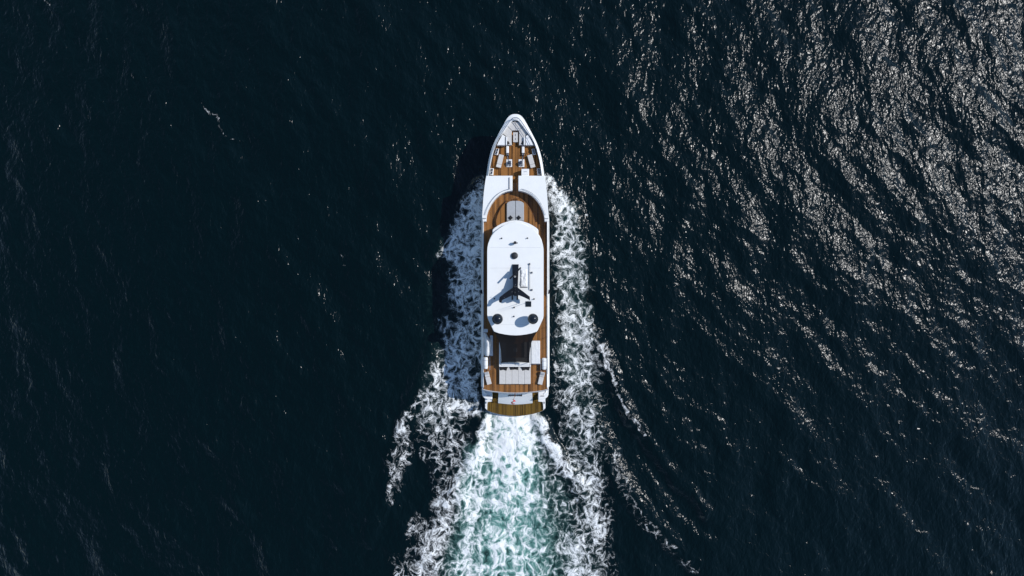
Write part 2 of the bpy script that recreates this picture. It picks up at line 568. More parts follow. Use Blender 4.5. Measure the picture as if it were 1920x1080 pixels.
def sea_material():
    m = bpy.data.materials.new("sea_water")
    m.use_nodes = True
    nt = m.node_tree
    nd, lk = nt.nodes, nt.links
    b = nd["Principled BSDF"]
    out = nd["Material Output"]

    def N(t, **kw):
        n = nd.new(t)
        for k, v in kw.items():
            if k in n.inputs.keys():
                n.inputs[k].default_value = v
            else:
                setattr(n, k, v)
        return n

    def math_(op, a, bb=None, c=None, clamp=False):
        n = nd.new("ShaderNodeMath")
        n.operation = op
        n.use_clamp = clamp
        for i, v in enumerate((a, bb, c)):
            if v is None:
                continue
            if isinstance(v, (int, float)):
                n.inputs[i].default_value = v
            else:
                lk.new(v, n.inputs[i])
        return n.outputs[0]

    def vmath(op, a, bb=None, scale=None):
        n = nd.new("ShaderNodeVectorMath")
        n.operation = op
        for i, v in enumerate((a, bb)):
            if v is None:
                continue
            if isinstance(v, tuple):
                n.inputs[i].default_value = v
            else:
                lk.new(v, n.inputs[i])
        if scale is not None:
            n.inputs["Scale"].default_value = scale
        return n.outputs[0]

    def noise(vec, scale, detail=3.0, rough=0.55, dist=0.0, color=False):
        n = N("ShaderNodeTexNoise", Scale=scale, Detail=detail, Roughness=rough, Distortion=dist)
        n.noise_dimensions = '2D'
        lk.new(vec, n.inputs["Vector"])
        return n.outputs["Color" if color else "Fac"]

    geo = N("ShaderNodeNewGeometry")
    pos = vmath('MULTIPLY', geo.outputs["Position"], (1, 1, 0))
    foam_a = N("ShaderNodeAttribute", attribute_name="foam").outputs["Fac"]
    aer_a = N("ShaderNodeAttribute", attribute_name="aerated").outputs["Fac"]

    # swirled coordinates for the foam
    w1 = vmath('SCALE', vmath('SUBTRACT', noise(pos, 0.42, 2, color=True), (.5, .5, .5)), scale=2.0)
    p1 = vmath('ADD', pos, w1)
    w2 = vmath('SCALE', vmath('SUBTRACT', noise(p1, 1.3, 2, color=True), (.5, .5, .5)), scale=0.58)
    p2 = vmath('ADD', p1, w2)
    w3 = vmath('SCALE', vmath('SUBTRACT', noise(p2, 3.6, 2, color=True), (.5, .5, .5)), scale=0.15)
    p3 = vmath('ADD', p2, w3)

    def ridge(vec, scale, detail, sharp):
        n = noise(vec, scale, detail, 0.58)
        a = math_('ABSOLUTE', math_('SUBTRACT', n, 0.5))
        return math_('SUBTRACT', 1.0, math_('MULTIPLY', a, sharp), clamp=True)

    def cells(vec, scale):
        """Twice the distance to the nearest cell border: nought on the threads of the lace."""
        n = N("ShaderNodeTexVoronoi", feature='DISTANCE_TO_EDGE', voronoi_dimensions='2D', Scale=scale, Randomness=1.0)
        lk.new(vec, n.inputs["Vector"])
        return math_('MULTIPLY', n.outputs["Distance"], 2.0)

    h0 = cells(p2, 0.34)
    pa = vmath('MULTIPLY', vmath('ADD', p1, vmath('SCALE', w2, scale=0.55)), (1.0, 0.78, 0))
    h1 = cells(pa, 1.2)
    h2 = cells(vmath('MULTIPLY', p3, (1.0, 0.85, 0)), 3.8)
    fine = noise(p2, 4.5, 4, 0.65)
    big = noise(p1, 0.30, 3, 0.6)
    mid = noise(p2, 1.1, 4, 0.6)
    cover = math_('ADD', foam_a, math_('MULTIPLY', math_('SUBTRACT', big, 0.5), 0.75))
    cover = math_('ADD', cover, math_('MULTIPLY', math_('SUBTRACT', mid, 0.5), 0.95))
    gate = N("ShaderNodeMapRange", interpolation_type='SMOOTHSTEP')   # open water keeps no foam
    gate.inputs["From Min"].default_value = 0.04
    gate.inputs["From Max"].default_value = 0.38
    lk.new(foam_a, gate.inputs["Value"])
    v = math_('MULTIPLY', cover, gate.outputs[0])
    lacy = noise(pos, 0.22, 3, 0.6)                    # froth in places, open lace in others
    lw = N("ShaderNodeMapRange")
    lw.inputs["From Min"].default_value = 0.35
    lw.inputs["From Max"].default_value = 0.65
    lw.inputs["To Min"].default_value = 0.30
    lw.inputs["To Max"].default_value = 0.78
    lk.new(lacy, lw.inputs["Value"])
    v = math_('SUBTRACT', v, math_('MULTIPLY', h1, lw.outputs[0]))
    v = math_('SUBTRACT', v, math_('MULTIPLY', h2, math_('SUBTRACT', 0.46, math_('MULTIPLY', aer_a, 0.20))))
    streak = noise(vmath('MULTIPLY', p1, (1.0, 0.22, 0)), 1.5, 4, 0.6)
    v = math_('ADD', v, math_('MULTIPLY', math_('MULTIPLY', math_('SUBTRACT', streak, 0.47), aer_a), 1.5))
    curl = ridge(p3, 0.48, 2, 7.0)
    v = math_('ADD', v, math_('MULTIPLY', math_('SUBTRACT', curl, 0.50), 0.34))
    grain = noise(pos, 9.0, 2, 0.6)
    v = math_('ADD', v, math_('MULTIPLY', math_('SUBTRACT', grain, 0.5), 0.35))
    v = math_('SUBTRACT', v, math_('MULTIPLY', math_('MULTIPLY', h0, aer_a), 0.42))
    v = math_('ADD', v, math_('MULTIPLY', math_('SUBTRACT', fine, 0.5), 0.75))
    fr = N("ShaderNodeMapRange", interpolation_type='SMOOTHSTEP')
    fr.inputs["From Min"].default_value = 0.06
    fr.inputs["From Max"].default_value = 0.96
    lk.new(v, fr.inputs["Value"])
    f = math_('MULTIPLY', math_('POWER', fr.outputs[0], 1.2), gate.outputs[0])
    web = v

    # water body colour: deep water, turning green-white where it is full of bubbles
    ar = N("ShaderNodeMapRange", interpolation_type='SMOOTHSTEP')
    ar.inputs["From Min"].default_value = -0.45
    ar.inputs["From Max"].default_value = 0.35
    lk.new(v, ar.inputs["Value"])
    aer = math_('MULTIPLY', aer_a, math_('ADD', 0.12, math_('MULTIPLY', ar.outputs[0], 0.95)), clamp=True)
    mixc = N("ShaderNodeMix", data_type='RGBA')
    mixc.inputs["A"].default_value = (0.0, 0.0042, 0.0048, 1)
    mixc.inputs["B"].default_value = (0.115, 0.270, 0.235, 1)
    lk.new(aer, mixc.inputs["Factor"])
    lk.new(mixc.outputs["Result"], b.inputs["Base Color"])
    b.inputs["IOR"].default_value = 1.333
    b.inputs["Roughness"].default_value = 0.12

    # ripples too fine for the mesh
    rot = N("ShaderNodeMapping")
    rot.inputs["Rotation"].default_value = (0, 0, -WIND)
    rot.inputs["Scale"].default_value = (1.0, 0.62, 1)
    lk.new(pos, rot.inputs["Vector"])
    q = rot.outputs[0]
    qw = vmath('ADD', q, vmath('SCALE', vmath('SUBTRACT', noise(q, 0.5, 2, color=True), (.5, .5, .5)), scale=0.8))
    rp1 = noise(qw, 1.5, 2.0, 0.5)
    rp2 = noise(qw, 3.3, 2.0, 0.5)
    hgt = math_('ADD', math_('MULTIPLY', rp1, 0.132), math_('MULTIPLY', rp2, 0.047))
    bump = N("ShaderNodeBump", Strength=1.0, Distance=1.0)
    lk.new(hgt, bump.inputs["Height"])
    lk.new(bump.outputs[0], b.inputs["Normal"])

    # foam itself
    fb = N("ShaderNodeBsdfPrincipled")
    fb.inputs["Base Color"].default_value = (0.86, 0.87, 0.86, 1)
    fb.inputs["Roughness"].default_value = 0.9
    fb.inputs["Specular IOR Level"].default_value = 0.2
    bump2 = N("ShaderNodeBump", Strength=0.5, Distance=0.12)
    lk.new(math_('ADD', web, mid), bump2.inputs["Height"])
    lk.new(bump2.outputs[0], fb.inputs["Normal"])
    mx = N("ShaderNodeMixShader")
    lk.new(f, mx.inputs[0])
    lk.new(b.outputs[0], mx.inputs[1])
    lk.new(fb.outputs[0], mx.inputs[2])
    lk.new(mx.outputs[0], out.inputs["Surface"])
    return m


me.materials.append(sea_material())
sea = bpy.data.objects.new("sea", me)
sea["kind"] = "structure"
sea["label"] = "dark teal open sea with wind ripples, sun glints and a white foaming wake"
COL.objects.link(sea)


# ================================================================== THE YACHT
ZK = 4.9            # hull knuckle
ZD = 5.2            # upper deck
ZB = 4.5            # bow deck
ZS = 6.4            # white coach roof forward
ZR = 8.0            # hardtop
XA = P(890 + AX / 7.713, 0, 5.0).x      # the ship's axis

yacht = thing("motor_yacht", "white three-deck motor yacht with teak decks and a black mast, steaming ahead of its wake",
              "yacht", (XA, -1.0, 0))

# ---------------------------------------------------------------- hull
prof_px = [(205, 588, 78), (205, 548, 82), (205, 510, 100), (205, 470, 141), (205, 432, 203), (205, 400, 260), (205, 330, 390),
           (205, 272, 510), (205, 230, 630), (205, 195, 780), (205, 168, 960), (320, 150, 200), (320, 128, 400),
           (320, 110, 600), (320, 97, 720), (320, 95, 900), (430, 94, 300), (430, 94, 800), (520, 94, 600), (520, 94, 1000),
           (610, 94, 600), (670, 94, 300), (670, 94, 470), (670, 98, 535), (670, 112, 572), (670, 148, 596)]
curve = []
for (oy, x, y) in prof_px:
    p = C(oy, x, y, ZK)
    curve.append((XA - p.x, p.y))
curve = smooth_curve(curve, 6)            # half breadth, y
half, cy = np.maximum(curve[:, 0], 0.0), curve[:, 1]
YBOW = cy[0]


def yz(oy, y, z=ZD):
    return C(oy, 0, y, z).y


Y_LOCK = yz(205, 520, ZB)
Y_SLAB_F = yz(205, 960, ZS)
Y_SLAB_A = yz(320, 690, ZS)
Y_BULW = P(0, 548, ZD).y
Y_AFT = P(0, 728, ZD).y
tang = np.gradient(curve, axis=0)
tang /= np.linalg.norm(tang, axis=1)[:, None]
nrm = np.stack([tang[:, 1], -tang[:, 0]], 1)          # points inboard
nrm[nrm[:, 0] > 0] *= -1
nrm[0] = (0, -1)


def cap_z(y):
    if y > Y_SLAB_F:
        return 5.36 + 0.10 * min(1, max(0, (YBOW - y) / 6.0))
    if y > Y_SLAB_A - 0.3:
        return 5.6
    if y > Y_BULW + 0.3:
        return 6.12
    if y > Y_BULW - 0.3:
        return 6.12 + (5.30 - 6.12) * (Y_BULW + 0.3 - y) / 0.6
    if y > Y_AFT:
        return 5.30
    return 2.72


bm = BM()
cols = []
for i in range(len(curve)):
    h, y = half[i], cy[i]
    s = min(1, max(0, (y - 8.0) / (YBOW - 8.0)))
    tip = min(1, max(0, (y - (YBOW - 3.0)) / 3.0))
    aft = y < Y_AFT
    zk = 2.45 if aft else ZK + 0.35 * s
    zc = cap_z(y)
    fl = 0.90 - 0.50 * s ** 1.4
    col_ = [(h * 0.55 * fl, y - 3.4 * s * s, -1.1), (h * fl, y - 2.7 * s * s, 0.1), (h * (0.5 + 0.5 * fl), y - 1.3 * s * s, 1.9),
            (h * (0.15 + 0.85), y - 0.1 * s, zk - 0.5), (h, y, zk - 0.12), (h, y, zk)]
    w1 = 0.24 + 0.10 * tip
    w2 = w1 + 0.10 + 0.36 * tip

    def off(w):
        return max(0.0, h + nrm[i][0] * w), y + nrm[i][1] * w
    a1, a2 = off(w1), off(w2)
    col_ += [(*off(w1 * .55), zk + (zc - zk) * .45), (*a1, zc - 0.03), (*off(w1 + 0.05), zc), (*a2, zc), (*a2, (2.4 if aft else (ZB if y > Y_SLAB_F else ZD)) - 0.15)]
    cols.append(col_)
for side in (-1, 1):
    vv = [[bm.verts.new((XA + side * q[0], q[1], q[2])) for q in c] for c in cols]
    for A, B in zip(vv, vv[1:]):
        for j in range(len(A) - 1):
            try:
                bm.faces.new((A[j], A[j + 1], B[j + 1], B[j]))
            except ValueError:
                pass
bmesh.ops.remove_doubles(bm, verts=bm.verts, dist=0.002)
hull = obj("hull", bm, 'white', yacht, smooth=True)


def hull_band(y0, y1, z, w):
    """Points just inside the hull between two stations, port then starboard: a closed outline."""
    L = []
    for i in range(len(curve)):
        if y0 >= cy[i] >= y1:
            L.append((max(0.02, half[i] + nrm[i][0] * w), cy[i] + nrm[i][1] * w))
    left = [(XA - a, b) for a, b in L]
    right = [(XA + a, b) for a, b in L][::-1]
    return left + right


# hull windows along the lower deck
for side in (-1, 1):
    for k in range(5):
        y = 9.0 - k * 3.2
        i = int(np.argmin(np.abs(cy - y)))
        f = 0.5 + 0.5 * (0.90 - 0.5 * min(1, max(0, (y - 8.0) / (YBOW - 8.0))) ** 1.4)
        bm = BM()
        box(bm, (XA + side * half[i] * (f * 0.4 + 0.6), y, 2.9), (0.22, 2.1, 0.55), bev=0.08)
        obj("hull_window", bm, 'glass', yacht)

# ---------------------------------------------------------------- decks
o_bow = hull_band(YBOW - 0.6, yz(205, 985, ZB), ZB, 0.42)
bm = BM(); prism(bm, o_bow, ZB - 0.3, ZB - 0.018)
bowdeck = obj("bow_deck", bm, 'caulk', yacht)
o_pl = hull_band(Y_LOCK + 0.35, yz(205, 985, ZB), ZB, 0.42)
planking(bowdeck, o_pl, ZB, 0.15)

aft_arc = [C(610, x, y, ZD) for x, y in ((112, 925), (160, 941), (260, 958), (400, 973), (500, 979), (588, 981))]
aft_arc = aft_arc + [Vector((2 * XA - p.x, p.y, ZD)) for p in aft_arc[-2::-1]]
hb = hull_band(yz(320, 78, 5) - 0.82, yz(610, 905, ZD), ZD, 0.3)
hl = [p for p in hb if p[0] < XA]
hr = [p for p in hb if p[0] > XA]
o_up = hl + [(p.x, p.y) for p in aft_arc] + hr
bm = BM(); prism(bm, o_up, 4.72, ZD - 0.018)
upper = obj("upper_deck", bm, 'white', yacht)
o_up2 = hull_band(yz(320, 262, ZD), yz(610, 905, ZD), ZD, 0.36)
l2 = [p for p in o_up2 if p[0] < XA]
r2 = [p for p in o_up2 if p[0] > XA]
arc2 = [(XA + (p.x - XA) * 0.985, p.y + 0.07) for p in aft_arc]
planking(upper, l2 + arc2 + r2, ZD, 0.17)
bm = BM()
tube(bm, [(p.x, p.y - 0.01, ZD - 0.06) for p in aft_arc], 0.075, 8)
obj("edge_trim", bm, 'grey', upper, smooth=True)

# ---------------------------------------------------------------- coach roof forward
outer = [(320, 166, 72), (320, 156, 140), (320, 143, 230), (320, 131, 330), (320, 123, 430), (320, 116, 540), (320, 109, 660), (320, 107, 690)]
inner = [(320, 168, 690), (320, 176, 640), (320, 192, 585), (320, 212, 540), (320, 240, 485), (320, 272, 440), (320, 310, 394), (320, 352, 358), (320, 395, 330),
         (320, 440, 310), (320, 478, 298), (320, 512, 291), (320, 546, 288), (320, 546, 72)]
slabs = []
for side in (-1, 1):
    pts = []
    for (oy, x, y) in outer + inner:
        p = C(oy, x, y, ZS)
        pts.append((XA + side * (XA - p.x), p.y))
    bm = BM(); prism(bm, pts, 4.75, ZS, bev=0.07, seg=3)
    sl = obj("coach_roof", bm, 'white2', yacht)
    slabs.append(sl)
    # steel grab rail along the curved edge
    rail = [C(oy, x, y, ZS) for (oy, x, y) in inner[1:12]]
    rail = [Vector((XA + side * (XA - p.x), p.y, 0)) for p in rail]
    ctr = Vector((XA, yz(320, 690), 0))
    rail = [r + (r - ctr).normalized() * 0.22 for r in rail]
    bm = BM(); tube(bm, [(r.x, r.y, ZS + 0.16) for r in rail], 0.028, 8)
    for r in rail[::3]:
        tube(bm, [(r.x, r.y, ZS - 0.02), (r.x, r.y, ZS + 0.16)], 0.02, 6)
    obj("grab_rail", bm, 'steel', sl, smooth=True)
    # rounded end block at the side deck
    q = [(105, 692), (172, 692), (168, 735), (112, 738)]
    q = [C(320, x, y, 6.15) for x, y in q]
    q = [(XA + side * (XA - p.x), p.y) for p in q]
    bm = BM(); prism(bm, q, ZD - 0.1, 6.15, bev=0.10, seg=3)
    obj("end_block", bm, 'white', sl)
# door panel let into the coach roof beside the passage
bm = BM(); a, b = C(320, 503, 98, ZS), C(320, 540, 270, ZS)
box(bm, ((a.x + b.x) / 2, (a.y + b.y) / 2, ZS + 0.012), (b.x - a.x, a.y - b.y, 0.06), bev=0.01)
hatch = obj("hatch_panel", bm, 'white', slabs[0])
bm = BM(); box(bm, (a.x - 0.02, (a.y + b.y) / 2, ZS + 0.05), (0.05, a.y - b.y, 0.12)); obj("hinge_rail", bm, 'dsteel', slabs[0])

# passage and its steps between the two roofs
xl, xr = C(320, 546, 0, 5).x - 0.03, C(320, 631, 0, 5).x + 0.03
y_p0, y_p1 = yz(320, 78, 5), yz(320, 300, 5)
edges = [y_p0, y_p0 - 0.40, y_p0 - 0.80, y_p1]
for k in range(3):
    z = ZB + (ZD - ZB) * (k + 1) / 3 - (0.003 if k == 2 else 0)
    ya, yb = edges[k], edges[k + 1]
    bm = BM(); prism(bm, [(xl, ya), (xr, ya), (xr, yb), (xl, yb)], ZB - 0.12, z - 0.018)
    st = obj("step", bm, 'caulk', yacht)
    planking(st, [(xl, ya - 0.004), (xr, ya - 0.004), (xr, yb + 0.004), (xl, yb + 0.004)], z, 0.14)

# white cabinet on the bow deck against the coach roof
bm = BM()
a, b = C(205, 676, 860, 5.6), C(205, 786, 968, 5.6)
prism(bm, [(a.x, b.y), (b.x, b.y), (b.x, a.y), (a.x, a.y)], ZB - 0.02, 5.6, bev=0.04)
cab = obj("cabinet", bm, 'white', yacht)
bm = BM(); box(bm, ((a.x + b.x) / 2, (a.y + b.y) / 2 + 0.1, 5.62), (0.42, 0.03, 0.04)); obj("handle", bm, 'steel', cab)
bm = BM(); box(bm, ((a.x + b.x) / 2, (a.y + b.y) / 2 - 0.22, 5.605), (0.78, 0.02, 0.02)); obj("lid_joint", bm, 'grey', cab)

# raised teak platform in front of the wheelhouse
plat = [(322, 800), (312, 740), (322, 680), (342, 620), (372, 560), (415, 492), (470, 440), (530, 410), (588, 400)]
pl = [C(320, x, y, ZD + 0.5) for x, y in plat]
pl = [(p.x, p.y) for p in pl]
pl = [(XA + (p[0] - XA), p[1]) for p in smooth_curve(pl, 3)]
pl = pl + [(2 * XA - p[0], p[1]) for p in pl[-2::-1]]
bm = BM(); prism(bm, pl, ZD - 0.03, ZD + 0.48)
platf = obj("sunbathing_platform", bm, 'wood', yacht)
ctr = Vector((XA, yz(320, 800)))
planking(platf, [(ctr.x + (p[0] - ctr.x) * 0.985, ctr.y + (p[1] - ctr.y) * 0.985) for p in pl], ZD + 0.5, 0.15)
bm = BM(); tube(bm, [(p[0], p[1], ZD + 0.5) for p in pl], 0.035, 6); obj("edge_trim", bm, 'wood', platf)

# ---------------------------------------------------------------- bow seating
ZL = ZB + 0.72
lock_l = [(402, 362), (440, 388), (440, 517), (322, 517), (345, 470)]
for side in (-1, 1):
    q = [C(205, x, y, ZL) for x, y in lock_l]
    q = [(XA + side * (XA - p.x), p.y) for p in q]
    bm = BM(); prism(bm, q, ZB - 0.02, ZL, bev=0.05)
    obj("locker", bm, 'white', yacht)
# seat base: a horseshoe round the foot well
zs_ = ZB + 0.42
seat_out = [(446, 516), (446, 386), (406, 352), (440, 290), (472, 240), (500, 208), (530, 190), (588, 178)]
seat_in = [(588, 306), (536, 306), (536, 516)]
for side in (-1, 1):
    q = [C(205, x, y, zs_) for x, y in seat_out + seat_in]
    q = [(XA + side * (XA - p.x), p.y) for p in q]
    bm = BM(); prism(bm, q, ZB - 0.02, zs_, bev=0.0)
    base = obj("bow_seat_base", bm, 'white', yacht)
    c1 = [(470, 515), (470, 392), (450, 380), (408, 352), (440, 292), (468, 244), (534, 306), (534, 515)]
    q = [C(205, x, y, zs_ + 0.14) for x, y in c1]
    q = [(XA + side * (XA - p.x), p.y) for p in q]
    bm = BM(); prism(bm, q, zs_, zs_ + 0.14, bev=0.045, seg=3)
    obj("side_cushion", bm, 'pad', base)
    c2 = [(474, 238), (500, 206), (532, 190), (587, 178), (587, 304), (540, 304)]
    q = [C(205, x, y, zs_ + 0.14) for x, y in c2]
    q = [(XA + side * (XA - p.x), p.y) for p in q]
    bm = BM(); prism(bm, q, zs_, zs_ + 0.14, bev=0.03, seg=3)
    obj("front_cushion", bm, 'pad', base)
    c3 = [(448, 392), (468, 400), (468, 515), (448, 515)]
    q = [C(205, x, y, zs_ + 0.45) for x, y in c3]
    q = [(XA + side * (XA - p.x), p.y) for p in q]
    bm = BM(); prism(bm, q, zs_, zs_ + 0.45, bev=0.05, seg=3)
    obj("back_cushion", bm, 'padwhite', base)
# foot well floor
a, b = C(205, 536, 306, ZB), C(205, 640, 530, ZB)
planking(bowdeck, [(a.x, b.y), (b.x, b.y), (b.x, a.y), (a.x, a.y)], ZB + 0.004, 0.13)

# bow rail: a steel tube on short posts above the bulwark
bm = BM()
L = [i for i in range(len(curve)) if cy[i] > yz(205, 600, 5.7)]
railp = []
for side in (-1, 1):
    seq = L[::-1] if side < 0 else L[1:]
    for i in seq:
        t = min(1, max(0, (cy[i] - (YBOW - 3.0)) / 3.0))
        w = 0.36 + 0.26 * t
        railp.append(Vector((XA + side * max(0.0, half[i] + nrm[i][0] * w), cy[i] + nrm[i][1] * w, 5.98)))
tube(bm, railp, 0.032, 8)
tube(bm, [(p.x, p.y, 5.74) for p in railp], 0.022, 6)
bowrail = obj("bow_rail", bm, 'steel', yacht, smooth=True)
for p in railp[2::9]:
    bm = BM(); tube(bm, [(p.x, p.y, 5.33), (p.x, p.y, 5.98)], 0.022, 6); obj("post", bm, 'steel', bowrail, smooth=True)

# ---------------------------------------------------------------- ground tackle on the bow deck
for side in (-1, 1):
    def S(x, y, z):
        p = C(205, x, y, z)
        return Vector((XA + side * (XA - p.x), p.y, z))
    bm = BM()
    a, b = S(456, 528, ZB + 0.3), S(494, 632, ZB + 0.3)
    box(bm, ((a.x + b.x) / 2, (a.y + b.y) / 2, ZB + 0.14), (abs(b.x - a.x), abs(b.y - a.y), 0.3), bev=0.06)
    pipe = obj("chain_cover", bm, 'white', yacht)
    bm = BM()
    a, b = S(458, 634, ZB + 0.3), S(494, 668, ZB + 0.3)
    box(bm, ((a.x + b.x) / 2, (a.y + b.y) / 2, ZB + 0.12), (abs(b.x - a.x) * .9, abs(b.y - a.y), 0.24), bev=0.03)
    for dx in (-0.1, 0.1):
        box(bm, ((a.x + b.x) / 2 + dx, (a.y + b.y) / 2, ZB + 0.27), (0.07, 0.22, 0.14), bev=0.02)
    obj("chain_stopper", bm, 'dsteel', yacht)
    bm = BM()                               # chain links
    a, b = S(474, 662, ZB + 0.1), S(488, 745, ZB + 0.1)
    for k in range(9):
        p = a.lerp(b, k / 8)
        ring = [(p.x + 0.05 * math.cos(t) * (1 if k % 2 else .35), p.y + 0.085 * math.sin(t), ZB + 0.12 + 0.05 * math.cos(t) * (.2 if k % 2 else 1)) for t in np.linspace(0, 2 * math.pi, 9)[:-1]]
        tube(bm, ring, 0.02, 5, closed=True)
    obj("anchor_chain", bm, 'steel', yacht, smooth=True)
    bm = BM()
    a, b = S(457, 722, ZB + 0.1), S(540, 834, ZB + 0.1)
    box(bm, ((a.x + b.x) / 2, (a.y + b.y) / 2, ZB + 0.04), (abs(b.x - a.x), abs(b.y - a.y), 0.12), bev=0.03)
    wl = obj("windlass", bm, 'white', yacht)
    c = (a + b) / 2
    bm = BM(); lathe(bm, [(0.27, 0.08), (0.27, 0.2), (0.17, 0.25), (0.14, 0.42), (0.22, 0.5), (0.2, 0.56), (0, 0.58)], (c.x - side * 0.06, c.y + 0.03, ZB), 20)
    obj("drum", bm, 'dsteel', wl, smooth=True)
    bm = BM(); lathe(bm, [(0.15, 0.08), (0.15, 0.3), (0.05, 0.33), (0, 0.33)], (c.x + side * 0.12, c.y - 0.24, ZB), 16)
    obj("motor", bm, 'grey', wl, smooth=True)
    bm = BM(); box(bm, (c.x - side * 0.2, c.y - 0.28, ZB + 0.2), (0.16, 0.2, 0.22), bev=0.03)
    obj("brake", bm, 'steel', wl)
    # mooring boxes let into the bulwark
    for (x0, y0, x1, y1, sk) in ((286, 565, 352, 660, 26), (214, 850, 276, 952, 14)):
        q = [S(x0 + sk, y0, ZB + .3), S(x1, y0 + 4, ZB + .3), S(x1 - sk * .6, y1, ZB + .3), S(x0, y1 - 10, ZB + .3)]
        bm = BM(); prism(bm, [(p.x, p.y) for p in q], ZB - 0.02, ZB + 0.3, bev=0.05)
        mb = obj("mooring_box", bm, 'white', yacht)
        c = sum(q, Vector()) / 4
        ang = math.atan2(q[0].y - q[3].y, q[0].x - q[3].x)
        for k in (-1, 1):
            bm = BM()
            pos_ = c + Vector((math.cos(ang), math.sin(ang), 0)) * 0.20 * k
            lathe(bm, [(0.13, 0.28), (0.10, 0.34), (0.10, 0.5), (0.14, 0.54), (0.11, 0.58), (0, 0.58)], (pos_.x, pos_.y, ZB), 14)
            obj("bollard", bm, 'dsteel', mb, smooth=True)
        bm = BM(); box(bm, (c.x, c.y, ZB + 0.31), (0.7, 0.26, 0.03), rz=ang); obj("bollard_plate", bm, 'grey', mb)

# ---------------------------------------------------------------- wheelhouse and hardtop
roof_l = [(320, 588, 742), (320, 500, 754), (320, 420, 789), (320, 345, 842), (430, 285, 36), (430, 245, 84), (430, 214, 145),
          (430, 195, 210), (430, 185, 265), (430, 182, 320), (430, 182, 700), (520, 182, 300), (520, 182, 545), (520, 187, 588), (520, 205, 632), (520, 268, 768),
          (520, 282, 787), (520, 350, 808), (520, 440, 826), (520, 520, 836), (520, 588, 839)]
roof = [C(oy, x, y, ZR) for oy, x, y in roof_l]
roof = [(p.x, p.y) for p in roof]
roof[0] = (XA, roof[0][1]); roof[-1] = (XA, roof[-1][1])
roof = roof + [(2 * XA - p[0], p[1]) for p in roof[-2:0:-1]]
bm = BM(); prism(bm, roof, 7.78, ZR, bev=0.09, seg=3)
hardtop = obj("hardtop", bm, 'white2', yacht)
# thin joints between the roof mouldings
for (oy, y) in ((430, 262), (520, 683), (430, 560)):
    bm = BM(); yy = yz(oy, y, ZR)
    box(bm, (XA, yy, ZR), (5.0 if oy == 520 else 6.3, 0.014, 0.006)); obj("roof_joint", bm, 'grey', hardtop)
brow_l = [(588, 716), (500, 726), (400, 760), (330, 798), (285, 828), (258, 855), (256, 915), (300, 960)]
brow = [C(320, x, y, 7.6) for x, y in brow_l]
brow = [(p.x, p.y) for p in brow]
brow[0] = (XA, brow[0][1])
brow = brow + [(2 * XA - p[0], p[1]) for p in brow[-1:0:-1]]
bm = BM(); prism(bm, brow, 7.35, 7.6, bev=0.08, seg=3)
obj("brow", bm, 'white', yacht)
# deckhouse below: white lower wall and a band of dark glass
house_l = [(320, 588, 770), (320, 500, 782), (320, 400, 825), (320, 310, 885), (430, 262, 120), (430, 240, 260), (430, 236, 800),
           (520, 236, 540), (520, 330, 770), (520, 588, 790)]
hs = [C(oy, x, y, 7.0) for oy, x, y in house_l]
hs = [(p.x, p.y) for p in hs]
hs[0] = (XA, hs[0][1]); hs[-1] = (XA, hs[-1][1])
hs = hs + [(2 * XA - p[0], p[1]) for p in hs[-2:0:-1]]
bm = BM(); prism(bm, hs, ZD - 0.03, 6.15); obj("deckhouse_wall", bm, 'white', yacht)
hs2 = [(XA + (p[0] - XA) * 0.985, p[1] * 0.995) for p in hs]
bm = BM(); prism(bm, hs2, 6.15, 7.79); glassband = obj("window_band", bm, 'glass', yacht)
for k in range(6):
    y = yz(430, 200 + k * 150, 7)
    for side in (-1, 1):
        bm = BM(); box(bm, (XA + side * 3.05 * 0.99, y, 6.96), (0.08, 0.16, 1.62)); obj("mullion", bm, 'white', glassband)

# roof fittings
def dome(x, y, oy, r, zc):
    c = C(oy, x, y, zc)
    bm = BM()
    prof = [(r * 0.55, -r * 0.95), (r * 0.86, -r * 0.8), (r * 0.97, -r * 0.45)] + [(r * math.cos(t), r * math.sin(t)) for t in np.linspace(-0.2, math.pi / 2 - 0.02, 12)] + [(0, r)]
    lathe(bm, prof, c, 36)
    d = obj("satellite_dome", bm, 'dome', yacht, smooth=True)
    bm = BM(); lathe(bm, [(0.34, ZR - 0.02), (0.34, ZR + 0.08), (0.22, ZR + 0.14), (0.22, c.z - r * 0.9)], (c.x, c.y, 0), 20)
    obj("pedestal", bm, 'blackmat', d, smooth=True)


dome(330, 603, 520, 0.665, ZR + 1.32)
dome(843, 601, 520, 0.655, ZR + 1.38)

